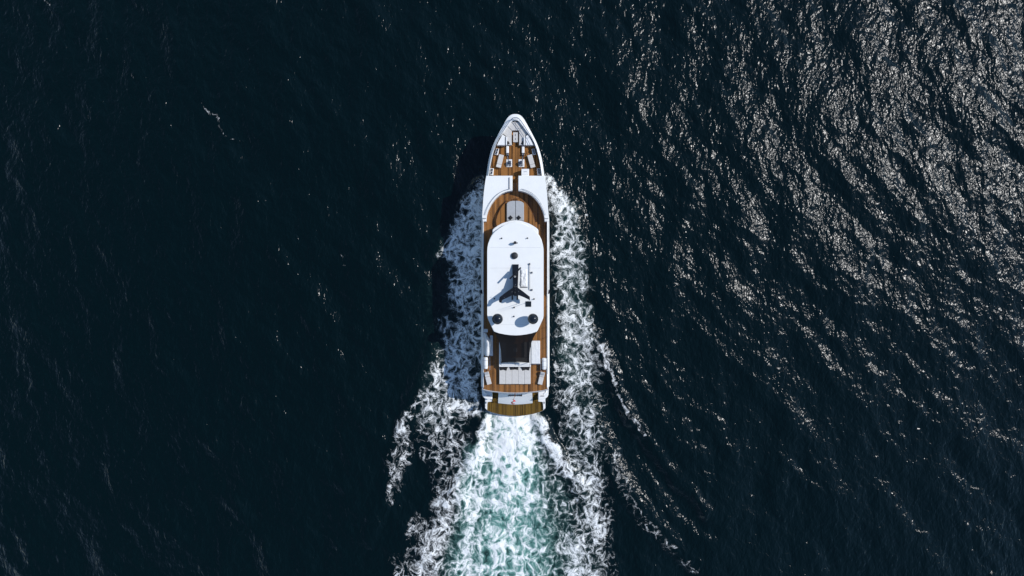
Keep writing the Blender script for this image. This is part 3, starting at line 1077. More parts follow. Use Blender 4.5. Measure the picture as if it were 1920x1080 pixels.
# black raked mast: foot, ramp, two swept arms, two tail fins, radar scanner
ZM = ZR + 1.45
yF, yA = yz(430, 505, ZR), yz(430, 850, ZM)
w_f, w_a = 0.41, 0.30
bm = BM()
v = [(XA - w_f - .0, yF, ZR - .02), (XA + w_f, yF, ZR - .02), (XA + w_a, yA - 0.1, ZR - .02), (XA - w_a, yA - 0.1, ZR - .02),
     (XA - w_f + .02, yF - .04, ZR + .10), (XA + w_f - .02, yF - .04, ZR + .10), (XA + w_a * .8, yA, ZM), (XA - w_a * .8, yA, ZM)]
vv = [bm.verts.new(q) for q in v]
for f in ((3, 2, 1, 0), (4, 5, 6, 7), (0, 1, 5, 4), (1, 2, 6, 5), (2, 3, 7, 6), (3, 0, 4, 7)):
    bm.faces.new([vv[i] for i in f])
mast = obj("mast", bm, 'black', yacht)
for side, q in ((-1, [(575, 825), (560, 945), (480, 985), (408, 1018), (364, 1056), (348, 1040), (362, 980), (455, 908)]),
                (1, [(600, 825), (692, 892), (797, 974), (800, 1026), (706, 980), (616, 945)])):
    pts = [C(430, x, y, ZM) for x, y in q]
    bm = BM(); prism(bm, [(p.x, p.y) for p in pts], ZM - 0.2, ZM + 0.02)
    arm = obj("arm", bm, 'black', mast)
    # leg that carries the arm
    p0 = C(430, 460 if side < 0 else 715, 955, ZM)
    bm = BM(); tube(bm, [(p0.x, p0.y, ZM - 0.1), (p0.x - side * 0.5, p0.y + 0.3, ZR)], [0.09, 0.14], 8)
    obj("strut", bm, 'black', mast, smooth=True)
    bm = BM()
    x = 545 if side < 0 else 617
    a, b = C(430, x, 905, ZM - .3), C(430, x, 1020, ZM - .3)
    prism(bm, [(a.x - .10, b.y), (a.x + .10, b.y), (a.x + .10, a.y), (a.x - .10, a.y)], lambda X_, Y_: ZM - 0.75, lambda X_, Y_: ZM - 0.03 if Y_ > (a.y + b.y) / 2 else ZM - 0.10)
    obj("fin", bm, 'black', mast)
bm = BM(); prism(bm, [(q.x, q.y) for q in (C(430, x, y, ZM) for x, y in ((552, 815), (624, 815), (626, 940), (606, 965), (570, 965), (550, 940)))], ZR + 0.5, ZM - 0.01, bev=0.03)
obj("hub", bm, 'black', mast)
p = C(430, 375, 1040, ZM + .2)
bm = BM(); lathe(bm, [(0.10, -0.15), (0.17, -0.05), (0.19, 0.1), (0.15, 0.24), (0, 0.29)], (p.x, p.y, ZM), 16)
obj("small_dome", bm, 'black', mast, smooth=True)
p = C(430, 588, 635, ZM + .1)
bm = BM(); lathe(bm, [(0.22, ZR + 0.5), (0.22, ZM - 0.12), (0.14, ZM - 0.06), (0.1, ZM + 0.04)], (p.x, p.y, 0), 16)
obj("radar_pedestal", bm, 'black', mast, smooth=True)
bm = BM(); box(bm, (p.x, p.y, ZM + .1), (1.95, 0.19, 0.13), rz=math.radians(46), bev=0.03)
scan = obj("radar_scanner", bm, 'black', mast)
# white horseshoe emblem on the mast
p = C(430, 583, 682, ZM - .5)
bm = BM()
arcp = [(p.x - 0.075, p.y + 0.10, 0), (p.x - 0.075, p.y, 0)] + [(p.x + 0.075 * math.cos(t), p.y - 0.02 + 0.08 * math.sin(t), 0) for t in np.linspace(math.pi, 2 * math.pi, 7)] + [(p.x + 0.075, p.y + 0.10, 0)]
slope_z = lambda y: ZR + 0.10 + (ZM - ZR - 0.10) * (yF - .04 - y) / (yF - .04 - yA)
tube(bm, [(q[0], q[1], slope_z(q[1]) + 0.012) for q in arcp], 0.022, 6)
obj("emblem", bm, 'white', mast)
for (x, y, r) in ((578, 830, .16), (580, 915, .14), (583, 870, .08)):
    p = C(430, x, y, ZM + .1)
    bm = BM(); lathe(bm, [(r, ZM - 0.1), (r, ZM + 0.1), (r * .5, ZM + 0.2), (0, ZM + 0.2)], (p.x, p.y, 0), 14)
    obj("mast_light", bm, 'blackmat', mast, smooth=True)
for (x, y) in ((405, 925), (540, 905), (635, 900), (590, 800), (610, 830), (430, 985)):
    p = C(430, x, y, ZM + .1)
    bm = BM(); box(bm, (p.x, p.y, ZM + 0.10), (0.06, 0.05, 0.12), bev=.01); obj("fitting", bm, 'grey', mast)

# black disc, horn, lights, hatch, boom, whip aerials on the roof
p = C(430, 577, 380, ZR + .2)
bm = BM(); lathe(bm, [(0.36, ZR - .01), (0.42, ZR + .06), (0.42, ZR + .16), (0.30, ZR + .24), (0, ZR + .26)], (p.x, p.y, 0), 28)
obj("antenna_disc", bm, 'blackmat', yacht, smooth=True)
p = C(430, 585, 195, ZR + .5)
bm = BM(); lathe(bm, [(0.11, ZR - .01), (0.08, ZR + .45), (0, ZR + .46)], (p.x, p.y, 0), 12)
box(bm, (p.x, p.y + .02, ZR + .5), (0.30, 0.34, 0.22), bev=.05)
box(bm, (p.x, p.y - .02, ZR + .5), (0.64, 0.13, 0.12), bev=.03)
obj("searchlight", bm, 'black', yacht)
for (oy, x, y) in ((430, 390, 128), (430, 765, 126), (430, 860, 1008), (520, 572, 437), (520, 568, 566), (430, 285, 1003)):
    p = C(oy, x, y, ZR + .2)
    bm = BM(); lathe(bm, [(0.10, ZR - .01), (0.09, ZR + .05), (0.05, ZR + .09), (0.05, ZR + .28), (0.0, ZR + .30)], (p.x, p.y, 0), 10)
    obj("deck_light", bm, 'blackmat', yacht, smooth=True)
bm = BM(); p = C(520, 778, 386, ZR + .08)
box(bm, (p.x, p.y, ZR + .04), (0.70, 0.68, 0.1), bev=.03); hb_ = obj("roof_hatch", bm, 'glass', yacht)
bm = BM()
p0, p1 = C(430, 797, 492, ZR + .16), C(430, 797, 865, ZR + .16)
tube(bm, [p0, p1], 0.04, 8)
boom = obj("boom", bm, 'grey', yacht, smooth=True)
for (x, y) in ((797, 500), (830, 625), (830, 875)):
    p = C(430, x, y, ZR + .2)
    bm = BM(); box(bm, (p.x, p.y, ZR + .10), (0.20, 0.20, 0.22), bev=.04)
    if x > 800:
        box(bm, ((p.x + p0.x) / 2, p.y + .02, ZR + .16), (abs(p.x - p0.x), 0.06, 0.06))
    obj("boom_rest", bm, 'dsteel', boom)
for (x, y, h) in ((612, 385, 2.6), (735, 372, 3.2), (860, 1008 - 694, 1.2)):
    p = C(520, x, y, ZR)
    bm = BM(); tube(bm, [(p.x, p.y, ZR - .01), (p.x, p.y, ZR + .25), (p.x, p.y, ZR + h)], [0.035, 0.02, 0.012], 6)
    obj("whip_aerial", bm, 'blackmat', yacht)

# nav light boxes on the sides
for side in (-1, 1):
    bm = BM(); p = P(1028, 547, 5.6)
    box(bm, (XA + side * 4.30, p.y, 5.35), (0.22, 0.50, 0.42), bev=.03); obj("side_light", bm, 'black', yacht)

# side rails aft
def railing(side):
    pts = []
    for i in range(len(curve)):
        if Y_BULW - 0.2 > cy[i] > yz(670, 250, ZD):
            pts.append((XA + side * (half[i] - 0.30), cy[i]))
    ys = np.arange(pts[0][1], pts[-1][1], -1.3)
    bm = BM()
    for z in (ZD + 0.98, ZD + 0.62):
        tube(bm, [(q[0], q[1], z) for q in pts], 0.024 if z > ZD + .8 else 0.012, 8)
    r = obj("side_rail", bm, 'steel', yacht, smooth=True)
    px_ = [q[0] for q in pts]
    py_ = [q[1] for q in pts]
    for y in ys:
        x = np.interp(-y, [-q for q in py_], px_)
        bm = BM(); tube(bm, [(x, y, ZD + 0.05), (x, y, ZD + 0.98)], 0.022, 6); obj("post", bm, 'steel', r, smooth=True)


railing(-1)
railing(1)

# ---------------------------------------------------------------- stern
# quarter wings either side of the stairs
ZW = 2.62
for side in (-1, 1):
    def S(oy, x, y, z):
        p = C(oy, x, y, z)
        return Vector((XA + side * (XA - p.x), p.y, z))
    q = [(104, 380), (104, 500), (108, 545), (122, 575), (150, 598), (205, 612), (254, 612), (258, 380)]
    q = [S(670, x, y, ZW) for x, y in q]
    bm = BM(); prism(bm, [(p.x, p.y) for p in q], 1.0, ZW, bev=0.10, seg=3)
    wing = obj("quarter_wing", bm, 'white', yacht)
    c = S(670, 193, 558, ZW)
    bm = BM()
    box(bm, (c.x, c.y, ZW + .10), (0.50, 0.07, 0.07), bev=.02)
    for dx in (-.1, .1):
        box(bm, (c.x + dx, c.y, ZW + .05), (0.06, 0.07, 0.12))
    obj("cleat", bm, 'dsteel', wing)
    # lower quarter beside the swim platform
    q = [(150, 560), (150, 735), (180, 765), (182, 640), (254, 640), (254, 560)]
    q = [S(670, x, y, 1.1) for x, y in q]
    bm = BM(); prism(bm, [(p.x, p.y) for p in q], -0.4, lambda x, y: 1.1, bev=0.05)
    lq = obj("lower_quarter", bm, 'white', yacht)
    c = S(670, 165, 655, 1.1)
    bm = BM(); box(bm, (c.x, c.y, 1.14), (0.1, 0.26, 0.1), bev=.02); obj("cleat", bm, 'dsteel', lq)
    # stairs from the cockpit to the swim platform
    n = 7
    for k in range(n):
        ya, yb = 500 + (660 - 500) * k / n, 500 + (660 - 500) * (k + 1) / n
        z = 2.5 - (2.5 - 0.95) * k / (n - 1)
        a, b = S(670, 256, ya, z), S(670, 342, yb, z)
        bm = BM()
        x0, x1 = min(a.x, b.x), max(a.x, b.x)
        prism(bm, [(x0, b.y), (x1, b.y), (x1, a.y), (x0, a.y)], 0.3, z - 0.02)
        st = obj("stair_step", bm, 'teakwet', yacht)
        planking(st, [(x0 + .02, b.y + .01), (x1 - .02, b.y + .01), (x1 - .02, a.y), (x0 + .02, a.y)], z, 0.12, m='teakwet')
# cockpit deck under the overhang
bm = BM()
a, b = C(670, 262, 300, 2.5), C(670, 914, 505, 2.5)
prism(bm, [(a.x, b.y), (b.x, b.y), (b.x, a.y), (a.x, a.y)], 2.2, 2.48); ck = obj("cockpit_deck", bm, 'caulk', yacht)
planking(ck, [(a.x, b.y), (b.x, b.y), (b.x, a.y), (a.x, a.y)], 2.5, 0.15)
# sloped transom door
zt, zb = 2.75, 0.98
tl, tr = C(670, 346, 500, zt), C(670, 832, 500, zt)
bl, br_, bc = C(670, 338, 662, zb), C(670, 838, 662, zb), C(670, 588, 682, zb)
bm = BM()
N_ = 14
top, bot, tin, bin_ = [], [], [], []
for k in range(N_ + 1):
    t = k / N_
    bulge = math.sin(math.pi * t)
    top.append(bm.verts.new((tl.x + (tr.x - tl.x) * t, tl.y - 0.06 * bulge, zt)))
    bot.append(bm.verts.new((bl.x + (br_.x - bl.x) * t, bl.y + (bc.y - bl.y) * bulge, zb)))
    tin.append(bm.verts.new((tl.x + (tr.x - tl.x) * t, tl.y + 0.5, zt)))
    bin_.append(bm.verts.new((bl.x + (br_.x - bl.x) * t, bl.y + (bc.y - bl.y) * bulge, zb - 0.5)))
for k in range(N_):
    bm.faces.new((top[k], top[k + 1], bot[k + 1], bot[k]))
    bm.faces.new((top[k], top[k + 1], tin[k + 1], tin[k]))
    bm.faces.new((bot[k], bot[k + 1], bin_[k + 1], bin_[k]))
for e in (0, N_):
    bm.faces.new((top[e], bot[e], bin_[e], tin[e]))
transom = obj("transom_door", bm, 'white', yacht, smooth=True)
# the name on it, reversed as the photograph shows it
fc = bpy.data.curves.new("name_text", 'FONT')
fc.body = "BAHANA"
fc.size = 0.40
fc.extrude = 0.012
fc.offset = 0.012
fc.align_x = 'CENTER'
fo = bpy.data.objects.new("name_text", fc)
COL.objects.link(fo)
bpy.context.view_layer.update()
dg = bpy.context.evaluated_depsgraph_get()
tme = bpy.data.meshes.new_from_object(fo.evaluated_get(dg))
bpy.data.objects.remove(fo)
xs_ = [v.co.x for v in tme.vertices]
wtxt = max(xs_) - min(xs_)
pc = C(670, 585, 551, zt - 0.5)
want = (C(670, 688, 551, 2.2).x - C(670, 483, 551, 2.2).x)
tilt = math.atan2(zt - zb, tl.y - bl.y)
fz = (tl.y - pc.y) / (tl.y - bl.y)
zc_ = zt + (zb - zt) * fz
mt = Matrix.Translation((pc.x, pc.y - 0.10, zc_ + 0.055)) @ Matrix.Rotation(tilt, 4, 'X') @ Matrix.Diagonal((-want / wtxt, 1.15, 1, 1))
tme.transform(mt)
tme.flip_normals()
obj("name_lettering", tme, 'blackmat', transom)

# swim platform
sp = [(178, 640), (178, 770), (250, 800), (330, 822), (430, 840), (520, 850), (588, 854)]
spw = [C(670, x, y, 0.8) for x, y in sp]
spw = [(p.x, p.y) for p in spw]
spw = spw + [(2 * XA - p[0], p[1]) for p in spw[-2::-1]]
bm = BM(); prism(bm, spw, 0.25, 0.77, bev=0.04)
swim = obj("swim_platform", bm, 'grey', yacht)
planking(swim, [(XA + (p[0] - XA) * 0.993, p[1] + 0.03) for p in spw], 0.80, 0.13, m='teakwet')
# hull below the cockpit, closing the stern
bm = BM()
q = [(170, 300), (170, 640), (340, 645), (588, 660)]
q = [C(670, x, y, 0.6) for x, y in q]
q = [(p.x, p.y) for p in q]
q = q + [(2 * XA - p[0], p[1]) for p in q[-2::-1]]
prism(bm, q, -0.6, 0.6); obj("stern_block", bm, 'white', yacht)

# flagstaff
f0, f1 = C(670, 588, 520, ZD + .1), C(670, 542, 690, ZD + 1.2)
bm = BM(); tube(bm, [f0, f1], [0.035, 0.022], 8)
obj("flagstaff", bm, 'wood', yacht, smooth=True)


# ================================================================== LOOSE THINGS ABOARD
# ensign hanging from the staff
flag = thing("ensign", "red flag drooping from the raked staff over the swim platform", "flag", tuple(f1))
bm = BM()
nu, nv = 14, 10
grid = []
d = (f0 - f1)
for i in range(nu + 1):
    row = []
    for j in range(nv + 1):
        u, v_ = i / nu, j / nv
        top = f1 + d * (0.02 + 0.40 * u)
        drop = 1.15 * v_ * (1 - 0.45 * u)
        fold = 0.26 * math.sin(u * 9 + v_ * 2.0) * (0.25 + v_)
        row.append(bm.verts.new((top.x + fold + 0.10 * v_, top.y - 0.12 * v_ * (1 - u) + 0.06 * math.sin(u * 14 + 1), top.z - 0.02 - drop)))
    grid.append(row)
for i in range(nu):
    for j in range(nv):
        bm.faces.new((grid[i][j], grid[i + 1][j], grid[i + 1][j + 1], grid[i][j + 1]))
fl = obj("cloth", bm, 'red', flag, smooth=True)
sm = fl.modifiers.new("thickness", 'SOLIDIFY'); sm.thickness = 0.012


def cushion(bm, c, s, rz=0.0, bev=0.05):
    box(bm, c, s, rz, bev)


def pillow(px, py, z, size, ang, label, group=None, tilt=0.0):
    """A plump square cushion."""
    o = thing("throw_pillow", label, "pillow", (px, py, z), group)
    bm = BM()
    n = 8
    g = {}
    for sgn in (1, -1):
        for i in range(n + 1):
            for j in range(n + 1):
                u, v_ = 2 * i / n - 1, 2 * j / n - 1
                edge = (1 - abs(u) ** 2.6) * (1 - abs(v_) ** 2.6)
                pin = 1 - 0.10 * (1 - abs(u * v_)) * max(abs(u), abs(v_)) ** 3
                if sgn < 0 and (i in (0, n) or j in (0, n)):
                    g[(sgn, i, j)] = g[(1, i, j)]
                else:
                    g[(sgn, i, j)] = bm.verts.new((u * size / 2 * pin, v_ * size / 2 * pin, 0.09 + sgn * 0.09 * max(0, edge) ** 0.5))
        for i in range(n):
            for j in range(n):
                bm.faces.new((g[(sgn, i, j)], g[(sgn, i + 1, j)], g[(sgn, i + 1, j + 1)], g[(sgn, i, j + 1)]))
    bm.transform(Matrix.Translation((px, py, z)) @ Matrix.Rotation(ang, 4, 'Z') @ Matrix.Rotation(tilt, 4, 'X'))
    obj("filling", bm, 'pillow', o, smooth=True)
    return o


# pillows in the bow
p = C(205, 478, 487, zs_ + .2); pillow(p.x, p.y, zs_ + .13, 0.40, math.radians(30), "black pillow on the bow seat's sunlit side", "pillows on the bow seat")
p = C(205, 702, 487, zs_ + .2); pillow(p.x, p.y, zs_ + .13, 0.42, math.radians(65), "black pillow on the bow seat's shaded side", "pillows on the bow seat")

# bow table
c = C(205, 590, 402, ZB + .7)
t = thing("bow_table", "narrow pale table in the foot well between the bow seats", "table", (c.x, c.y, ZB))
bm = BM(); box(bm, (c.x, c.y, ZB + .66), (0.60, 1.26, 0.06), bev=.02); top_ = obj("table_top", bm, 'pad', t)
for dy in (-.4, .4):
    bm = BM(); lathe(bm, [(0.16, ZB), (0.16, ZB + .03), (0.05, ZB + .06), (0.05, ZB + .63)], (c.x, c.y + dy, 0), 12); obj("leg", bm, 'steel', t)
for dy in (.28, -.24):
    bm = BM(); lathe(bm, [(0.07, ZB + .685), (0.07, ZB + .71), (0, ZB + .71)], (c.x, c.y + dy, 0), 12)
    box(bm, (c.x, c.y + dy, ZB + .70), (0.05, 0.3, 0.03), bev=.01); obj("cup_holder", bm, 'dsteel', top_)

# sun loungers
def lounger(label, group, L=1.75, W=0.66, back=0.45, head=True, shade=None):
    r = thing("sun_lounger", label, "sun lounger", (0, 0, 0), group)
    bm = BM()
    for sx_ in (-1, 1):
        box(bm, (sx_ * (W / 2 - .03), 0, 0.24), (0.05, L, 0.06), bev=.01)
    for y in (-L / 2 + .03, L / 2 - .03):
        box(bm, (0, y, 0.24), (W - .06, 0.05, 0.05), bev=.01)
    obj("frame", bm, 'wood', r)
    for sx_ in (-1, 1):
        for sy_ in (-1, 1):
            bm = BM(); box(bm, (sx_ * (W / 2 - .04), sy_ * (L / 2 - .15), 0.11), (0.05, 0.06, 0.22)); obj("leg", bm, 'wood', r)
    Ls = L * (1 - back)
    bm = BM(); box(bm, (0, -L / 2 + Ls / 2, 0.33), (W, Ls - .01, 0.13), bev=.045); obj("seat_cushion", bm, 'pad', r)
    bm = BM(); Lb = L * back
    ang = math.radians(16)
    box(bm, (0, L / 2 - Lb / 2 * math.cos(ang), 0.33 + Lb / 2 * math.sin(ang)), (W, Lb, 0.13), rx=ang, bev=.045)
    bk = obj("back_cushion", bm, 'pad', r)
    if head:
        bm = BM(); box(bm, (0, L / 2 - 0.20, 0.43 + Lb * math.sin(ang) * .85), (W * .86, 0.30, 0.10), rx=ang, bev=.04); obj("head_roll", bm, 'padgrey', bk)
    return r


def place(o, a, z):
    """Head end towards the first point, foot end towards the second."""
    h_, f_ = a
    c = (h_ + f_) / 2
    o.location = (c.x, c.y, z)
    d = h_ - f_
    o.rotation_euler = (0, 0, math.atan2(-d.x, d.y))


lo = lounger("pale padded sun lounger on the sunlit side of the bow deck", "loungers on the bow deck", 1.72, 0.64, 0.26, False)
place(lo, (C(205, 343, 838, ZB + .4), C(205, 388, 657, ZB + .4)), ZB)
lo = lounger("pale padded sun lounger beside the white cabinet on the bow deck", "loungers on the bow deck", 1.72, 0.64, 0.26, False)
place(lo, (C(205, 843, 838, ZB + .4), C(205, 795, 660, ZB + .4)), ZB)
lo = lounger("sun lounger with grey head roll just behind the covered jet ski", "loungers on the aft deck", 1.66, 0.60, 0.40)
place(lo, (C(610, 168, 672, ZD + .4), C(610, 213, 855, ZD + .4)), ZD)
lo = lounger("sun lounger with grey head roll, crossed by rail shadows, beyond the white covered table", "loungers on the aft deck", 1.66, 0.60, 0.40)
place(lo, (C(610, 985, 675, ZD + .4), C(610, 943, 855, ZD + .4)), ZD)

# double sun pad in front of the wheelhouse
zp = ZD + 0.5
c = C(320, 588, 600, zp + .3)
pad = thing("double_sun_pad", "grey double sun pad with a rounded end before the wheelhouse", "sun pad", (c.x, c.y, zp))
half_pts = [(464, 725), (464, 485), (472, 462), (510, 442), (550, 436), (586, 435), (586, 725)]
for side in (-1, 1):
    q = [C(320, x, y, zp + .32) for x, y in half_pts]
    q = [(XA + side * (XA - p.x), p.y) for p in q]
    bm = BM(); prism(bm, q, zp - .004, zp + .14); obj("base", bm, 'white', pad)
    bm = BM(); prism(bm, q, zp + .141, zp + .32, bev=.05, seg=3); obj("cushion", bm, 'padgrey', pad)
p = C(320, 519, 680, zp + .4); pillow(p.x, p.y, zp + .31, 0.46, math.radians(42), "black square pillow on the port half of the grey double sun pad", "pillows on the double sun pad")
p = C(320, 637, 680, zp + .4); pillow(p.x, p.y, zp + .31, 0.46, math.radians(40), "black square pillow on the starboard half of the grey double sun pad", "pillows on the double sun pad")

# ---------------------------------------------------------------- aft deck
# five-cushion sun pad
c = C(610, 582, 730, ZD)
pad = thing("wide_sun_pad", "wide sun pad of five pale cushions on the aft teak deck", "sun pad", (c.x, c.y, ZD))
a, b = C(610, 355, 602, ZD + .45), C(610, 810, 850, ZD + .45)
bm = BM(); box(bm, ((a.x + b.x) / 2, (a.y + b.y) / 2, ZD + .14), (b.x - a.x - .06, a.y - b.y - .06, 0.29), bev=.02); obj("base", bm, 'white', pad)
cw = (b.x - a.x) / 5
for k in range(5):
    bm = BM(); box(bm, (a.x + cw * (k + .5), (a.y + b.y) / 2 + random.uniform(-.01, .01), ZD + .37), (cw - .012, a.y - b.y, 0.17), bev=.05)
    obj("cushion", bm, 'pad', pad)
PL = ["outer black pillow of the pair nearest the covered jet ski on the wide sun pad",
      "inner black pillow of the pair nearest the covered jet ski on the wide sun pad",
      "black pillow at the middle of the wide sun pad, towards the jet ski",
      "black pillow at the middle of the wide sun pad, towards the covered table",
      "inner black pillow of the pair nearest the covered table on the wide sun pad",
      "outer black pillow of the pair nearest the covered table on the wide sun pad"]
for k, (x, y, an) in enumerate(((393, 616, 12), (440, 618, -20), (542, 612, 5), (602, 610, -8), (712, 618, 18), (764, 616, -14))):
    p = C(610, x, y, ZD + .5)
    pillow(p.x, p.y, ZD + .45, 0.58, math.radians(an), PL[k], "pillows on the wide sun pad", tilt=0.35)

# white-walled lounge under the sunshade with its sofa
c = C(610, 588, 420, ZD)
lounge = thing("lounge_sofa", "white sofa set with low side walls under the black sunshade", "sofa", (c.x, c.y, ZD))
for (x0, x1) in ((353, 376), (790, 812)):
    a, b = C(610, x0, 238, ZD + .75), C(610, x1, 600, ZD + .75)
    bm = BM(); prism(bm, [(a.x, b.y), (b.x, b.y), (b.x, a.y), (a.x, a.y)], ZD - .002, ZD + .75, bev=.04); obj("side_wall", bm, 'white', lounge)
a, b = C(610, 377, 578, ZD + .7), C(610, 789, 600, ZD + .7)
bm = BM(); prism(bm, [(a.x, b.y), (b.x, b.y), (b.x, a.y), (a.x, a.y)], ZD - .002, ZD + .70, bev=.03); obj("back_wall", bm, 'white', lounge)
a, b = C(610, 377, 470, ZD + .4), C(610, 789, 577, ZD + .4)
bm = BM(); prism(bm, [(a.x, b.y), (b.x, b.y), (b.x, a.y), (a.x, a.y)], ZD - .002, ZD + .28); obj("seat_base", bm, 'white', lounge)
xm = C(610, 582, 0, ZD + .6).x
for (xa, xb) in ((a.x, xm - .006), (xm + .006, b.x)):
    bm = BM(); box(bm, ((xa + xb) / 2, (a.y + b.y) / 2, ZD + .36), (xb - xa - .01, a.y - b.y - .02, 0.15), bev=.04); obj("seat_cushion", bm, 'pad', lounge)
    bm = BM(); y_ = C(610, 0, 556, ZD + .8).y
    box(bm, ((xa + xb) / 2, y_, ZD + .66), (xb - xa - .02, 0.34, 0.44), rx=math.radians(14), bev=.09); obj("back_cushion", bm, 'padwhite', lounge)
for (x0, x1) in ((378, 450), (715, 788)):
    a, b = C(610, x0, 245, ZD + .4), C(610, x1, 465, ZD + .4)
    bm = BM(); box(bm, ((a.x + b.x) / 2, (a.y + b.y) / 2, ZD + .2), (b.x - a.x, a.y - b.y, 0.40), bev=.05); obj("side_seat", bm, 'pad', lounge)
c = C(610, 585, 350, ZD)
t = thing("coffee_table", "square low table seen dimly beneath the black sunshade", "table", (c.x, c.y, ZD))
bm = BM(); box(bm, (c.x, c.y, ZD + .45), (1.15, 1.5, 0.06), bev=.015); tt = obj("table_top", bm, 'wood', t)
bm = BM(); box(bm, (c.x, c.y, ZD + .495), (0.5, 0.5, 0.02), bev=.005); obj("tray", bm, 'padwhite', tt)
for dx in (-.5, .5):
    for dy in (-.65, .65):
        bm = BM(); box(bm, (c.x + dx, c.y + dy, ZD + .21), (0.06, 0.06, 0.42)); obj("leg", bm, 'dsteel', t)

# the black sunshade itself belongs to the yacht
m_sh, nt, b_ = new_mat("shade_mesh")
b_.inputs["Base Color"].default_value = (0.010, 0.0105, 0.012, 1)
b_.inputs["Roughness"].default_value = 0.9
b_.inputs["Specular IOR Level"].default_value = 0.05
tr = nt.nodes.new("ShaderNodeBsdfTransparent")
mixs = nt.nodes.new("ShaderNodeMixShader")
g = nt.nodes.new("ShaderNodeNewGeometry")
wv = nt.nodes.new("ShaderNodeTexNoise"); wv.inputs["Scale"].default_value = 2.0
nt.links.new(g.outputs["Position"], wv.inputs["Vector"])
mr = nt.nodes.new("ShaderNodeMapRange"); mr.inputs["To Min"].default_value = 0.965; mr.inputs["To Max"].default_value = 0.98
nt.links.new(wv.outputs["Fac"], mr.inputs["Value"])
nt.links.new(mr.outputs[0], mixs.inputs[0])
nt.links.new(tr.outputs[0], mixs.inputs[1])
nt.links.new(b_.outputs[0], mixs.inputs[2])
nt.links.new(mixs.outputs[0], nt.nodes["Material Output"].inputs["Surface"])
bm = BM()
left_e = [(262, 70), (300, 128), (335, 190), (360, 260), (376, 340), (386, 430), (392, 540)]
grid = []
for k, (x, y) in enumerate(left_e):
    t_ = k / (len(left_e) - 1)
    z = 7.86 - 0.55 * t_
    a = C(610, x, y, z)
    row = []
    for j in range(13):
        s_ = j / 12
        xx = a.x + (2 * XA - 2 * a.x) * s_
        sag = math.sin(math.pi * s_)
        yoff = -0.55 * sag * (1 - t_) ** 2 + 0.10 * sag * t_ ** 2
        row.append(bm.verts.new((xx, a.y + yoff, z - 0.16 * sag * math.sin(math.pi * t_))))
    grid.append(row)
for i in range(len(grid) - 1):
    for j in range(12):
        bm.faces.new((grid[i][j], grid[i + 1][j], grid[i + 1][j + 1], grid[i][j + 1]))
sh = obj("sunshade", bm, m_sh, yacht, smooth=True)
for side in (-1, 1):
    p = C(610, 388, 548, 7.3)
    x = XA + side * (XA - p.x)
    bm = BM(); tube(bm, [(x, p.y, ZD - .002), (x, p.y, 7.34)], 0.035, 8); obj("pole", bm, 'blackmat', sh, smooth=True)

# white covered table at the starboard side
a, b = C(610, 817, 225, ZD + .85), C(610, 946, 556, ZD + .85)
c = (a + b) / 2
t = thing("covered_bar_table", "long table under a flat white fitted cover beside the sunshade", "covered table", (c.x, c.y, ZD))
bm = BM(); prism(bm, [(a.x, b.y), (b.x, b.y), (b.x, a.y), (a.x, a.y)], ZD + .12, ZD + .85, bev=.05, seg=3); cv = obj("cover", bm, 'cover', t)
for k in range(5):
    x = a.x + (b.x - a.x) * (k + 1) / 6
    bm = BM(); box(bm, (x, c.y, ZD + .851), (0.02, (a.y - b.y) * .94, 0.012)); obj("cover_seam", bm, 'padwhite', cv)
for dx in (-.42, .42):
    for dy in (-1.2, 1.2):
        bm = BM(); box(bm, (c.x + dx, c.y + dy, ZD + .07), (0.08, 0.08, 0.14)); obj("leg", bm, 'dsteel', t)
bm = BM(); p0, p1 = C(610, 800, 566, ZD + .85), C(610, 955, 566, ZD + .85)
tube(bm, [p0, p1], 0.025, 6)
for q in (p0, p1):
    tube(bm, [q, (q.x, q.y, ZD)], 0.02, 6)
obj("end_rail", bm, 'steel', t, smooth=True)

# jet ski under its cover
c = C(610, 195, 280, ZD)
j = thing("covered_jet_ski", "jet ski on chocks under a ridged white cover by the side rail", "jet ski", (c.x, c.y, ZD))
st = [(108, 150, 30, 0.35), (135, 158, 46, .62), (170, 168, 70, .85), (205, 182, 92, 1.05), (235, 192, 108, 1.15), (275, 196, 112, 1.02), (310, 190, 104, .92), (350, 188, 100, .90),
      (390, 186, 96, .86), (420, 184, 88, .74), (442, 184, 66, .5)]
prof = [(-.5, 0.0), (-.52, .30), (-.42, .55), (-.22, .86), (-.04, 1.0), (.08, 1.0), (.24, .90), (.36, .62), (.46, .32), (.44, 0.0)]
bm = BM(); rows = []
for (y, x, w, h) in st:
    row = []
    for (u, v_) in prof:
        p = C(610, x + u * w, y, ZD + .3)
        row.append(bm.verts.new((p.x, p.y, ZD + .14 + h * v_ * .95)))
    rows.append(row)
for A, B in zip(rows, rows[1:]):
    for k in range(len(A) - 1):
        bm.faces.new((A[k], A[k + 1], B[k + 1], B[k]))
bm.faces.new(rows[0]); bm.faces.new(rows[-1])
obj("cover", bm, 'cover', j, smooth=True)
for y in (190, 380):
    a = C(610, 192, y, ZD)
    bm = BM(); box(bm, (a.x, a.y, ZD + .10), (0.9, 0.16, 0.24), bev=.02); obj("chock", bm, 'grey', j)
# flat grey pallet locker next to it
a, b = C(610, 222, 148, ZD + .3), C(610, 262, 440, ZD + .3)
t = thing("low_locker", "low grey deck locker along the covered jet ski", "locker", ((a.x + b.x) / 2, (a.y + b.y) / 2, ZD))
bm = BM(); prism(bm, [(a.x, b.y), (b.x, b.y), (b.x, a.y), (a.x, a.y)], ZD - .002, ZD + .26, bev=.02); bd = obj("body", bm, 'padwhite', t)
bm = BM(); box(bm, ((a.x + b.x) / 2, (a.y + b.y) / 2, ZD + .28), (b.x - a.x + .02, a.y - b.y + .02, .05), bev=.015); obj("lid", bm, 'padwhite', t)
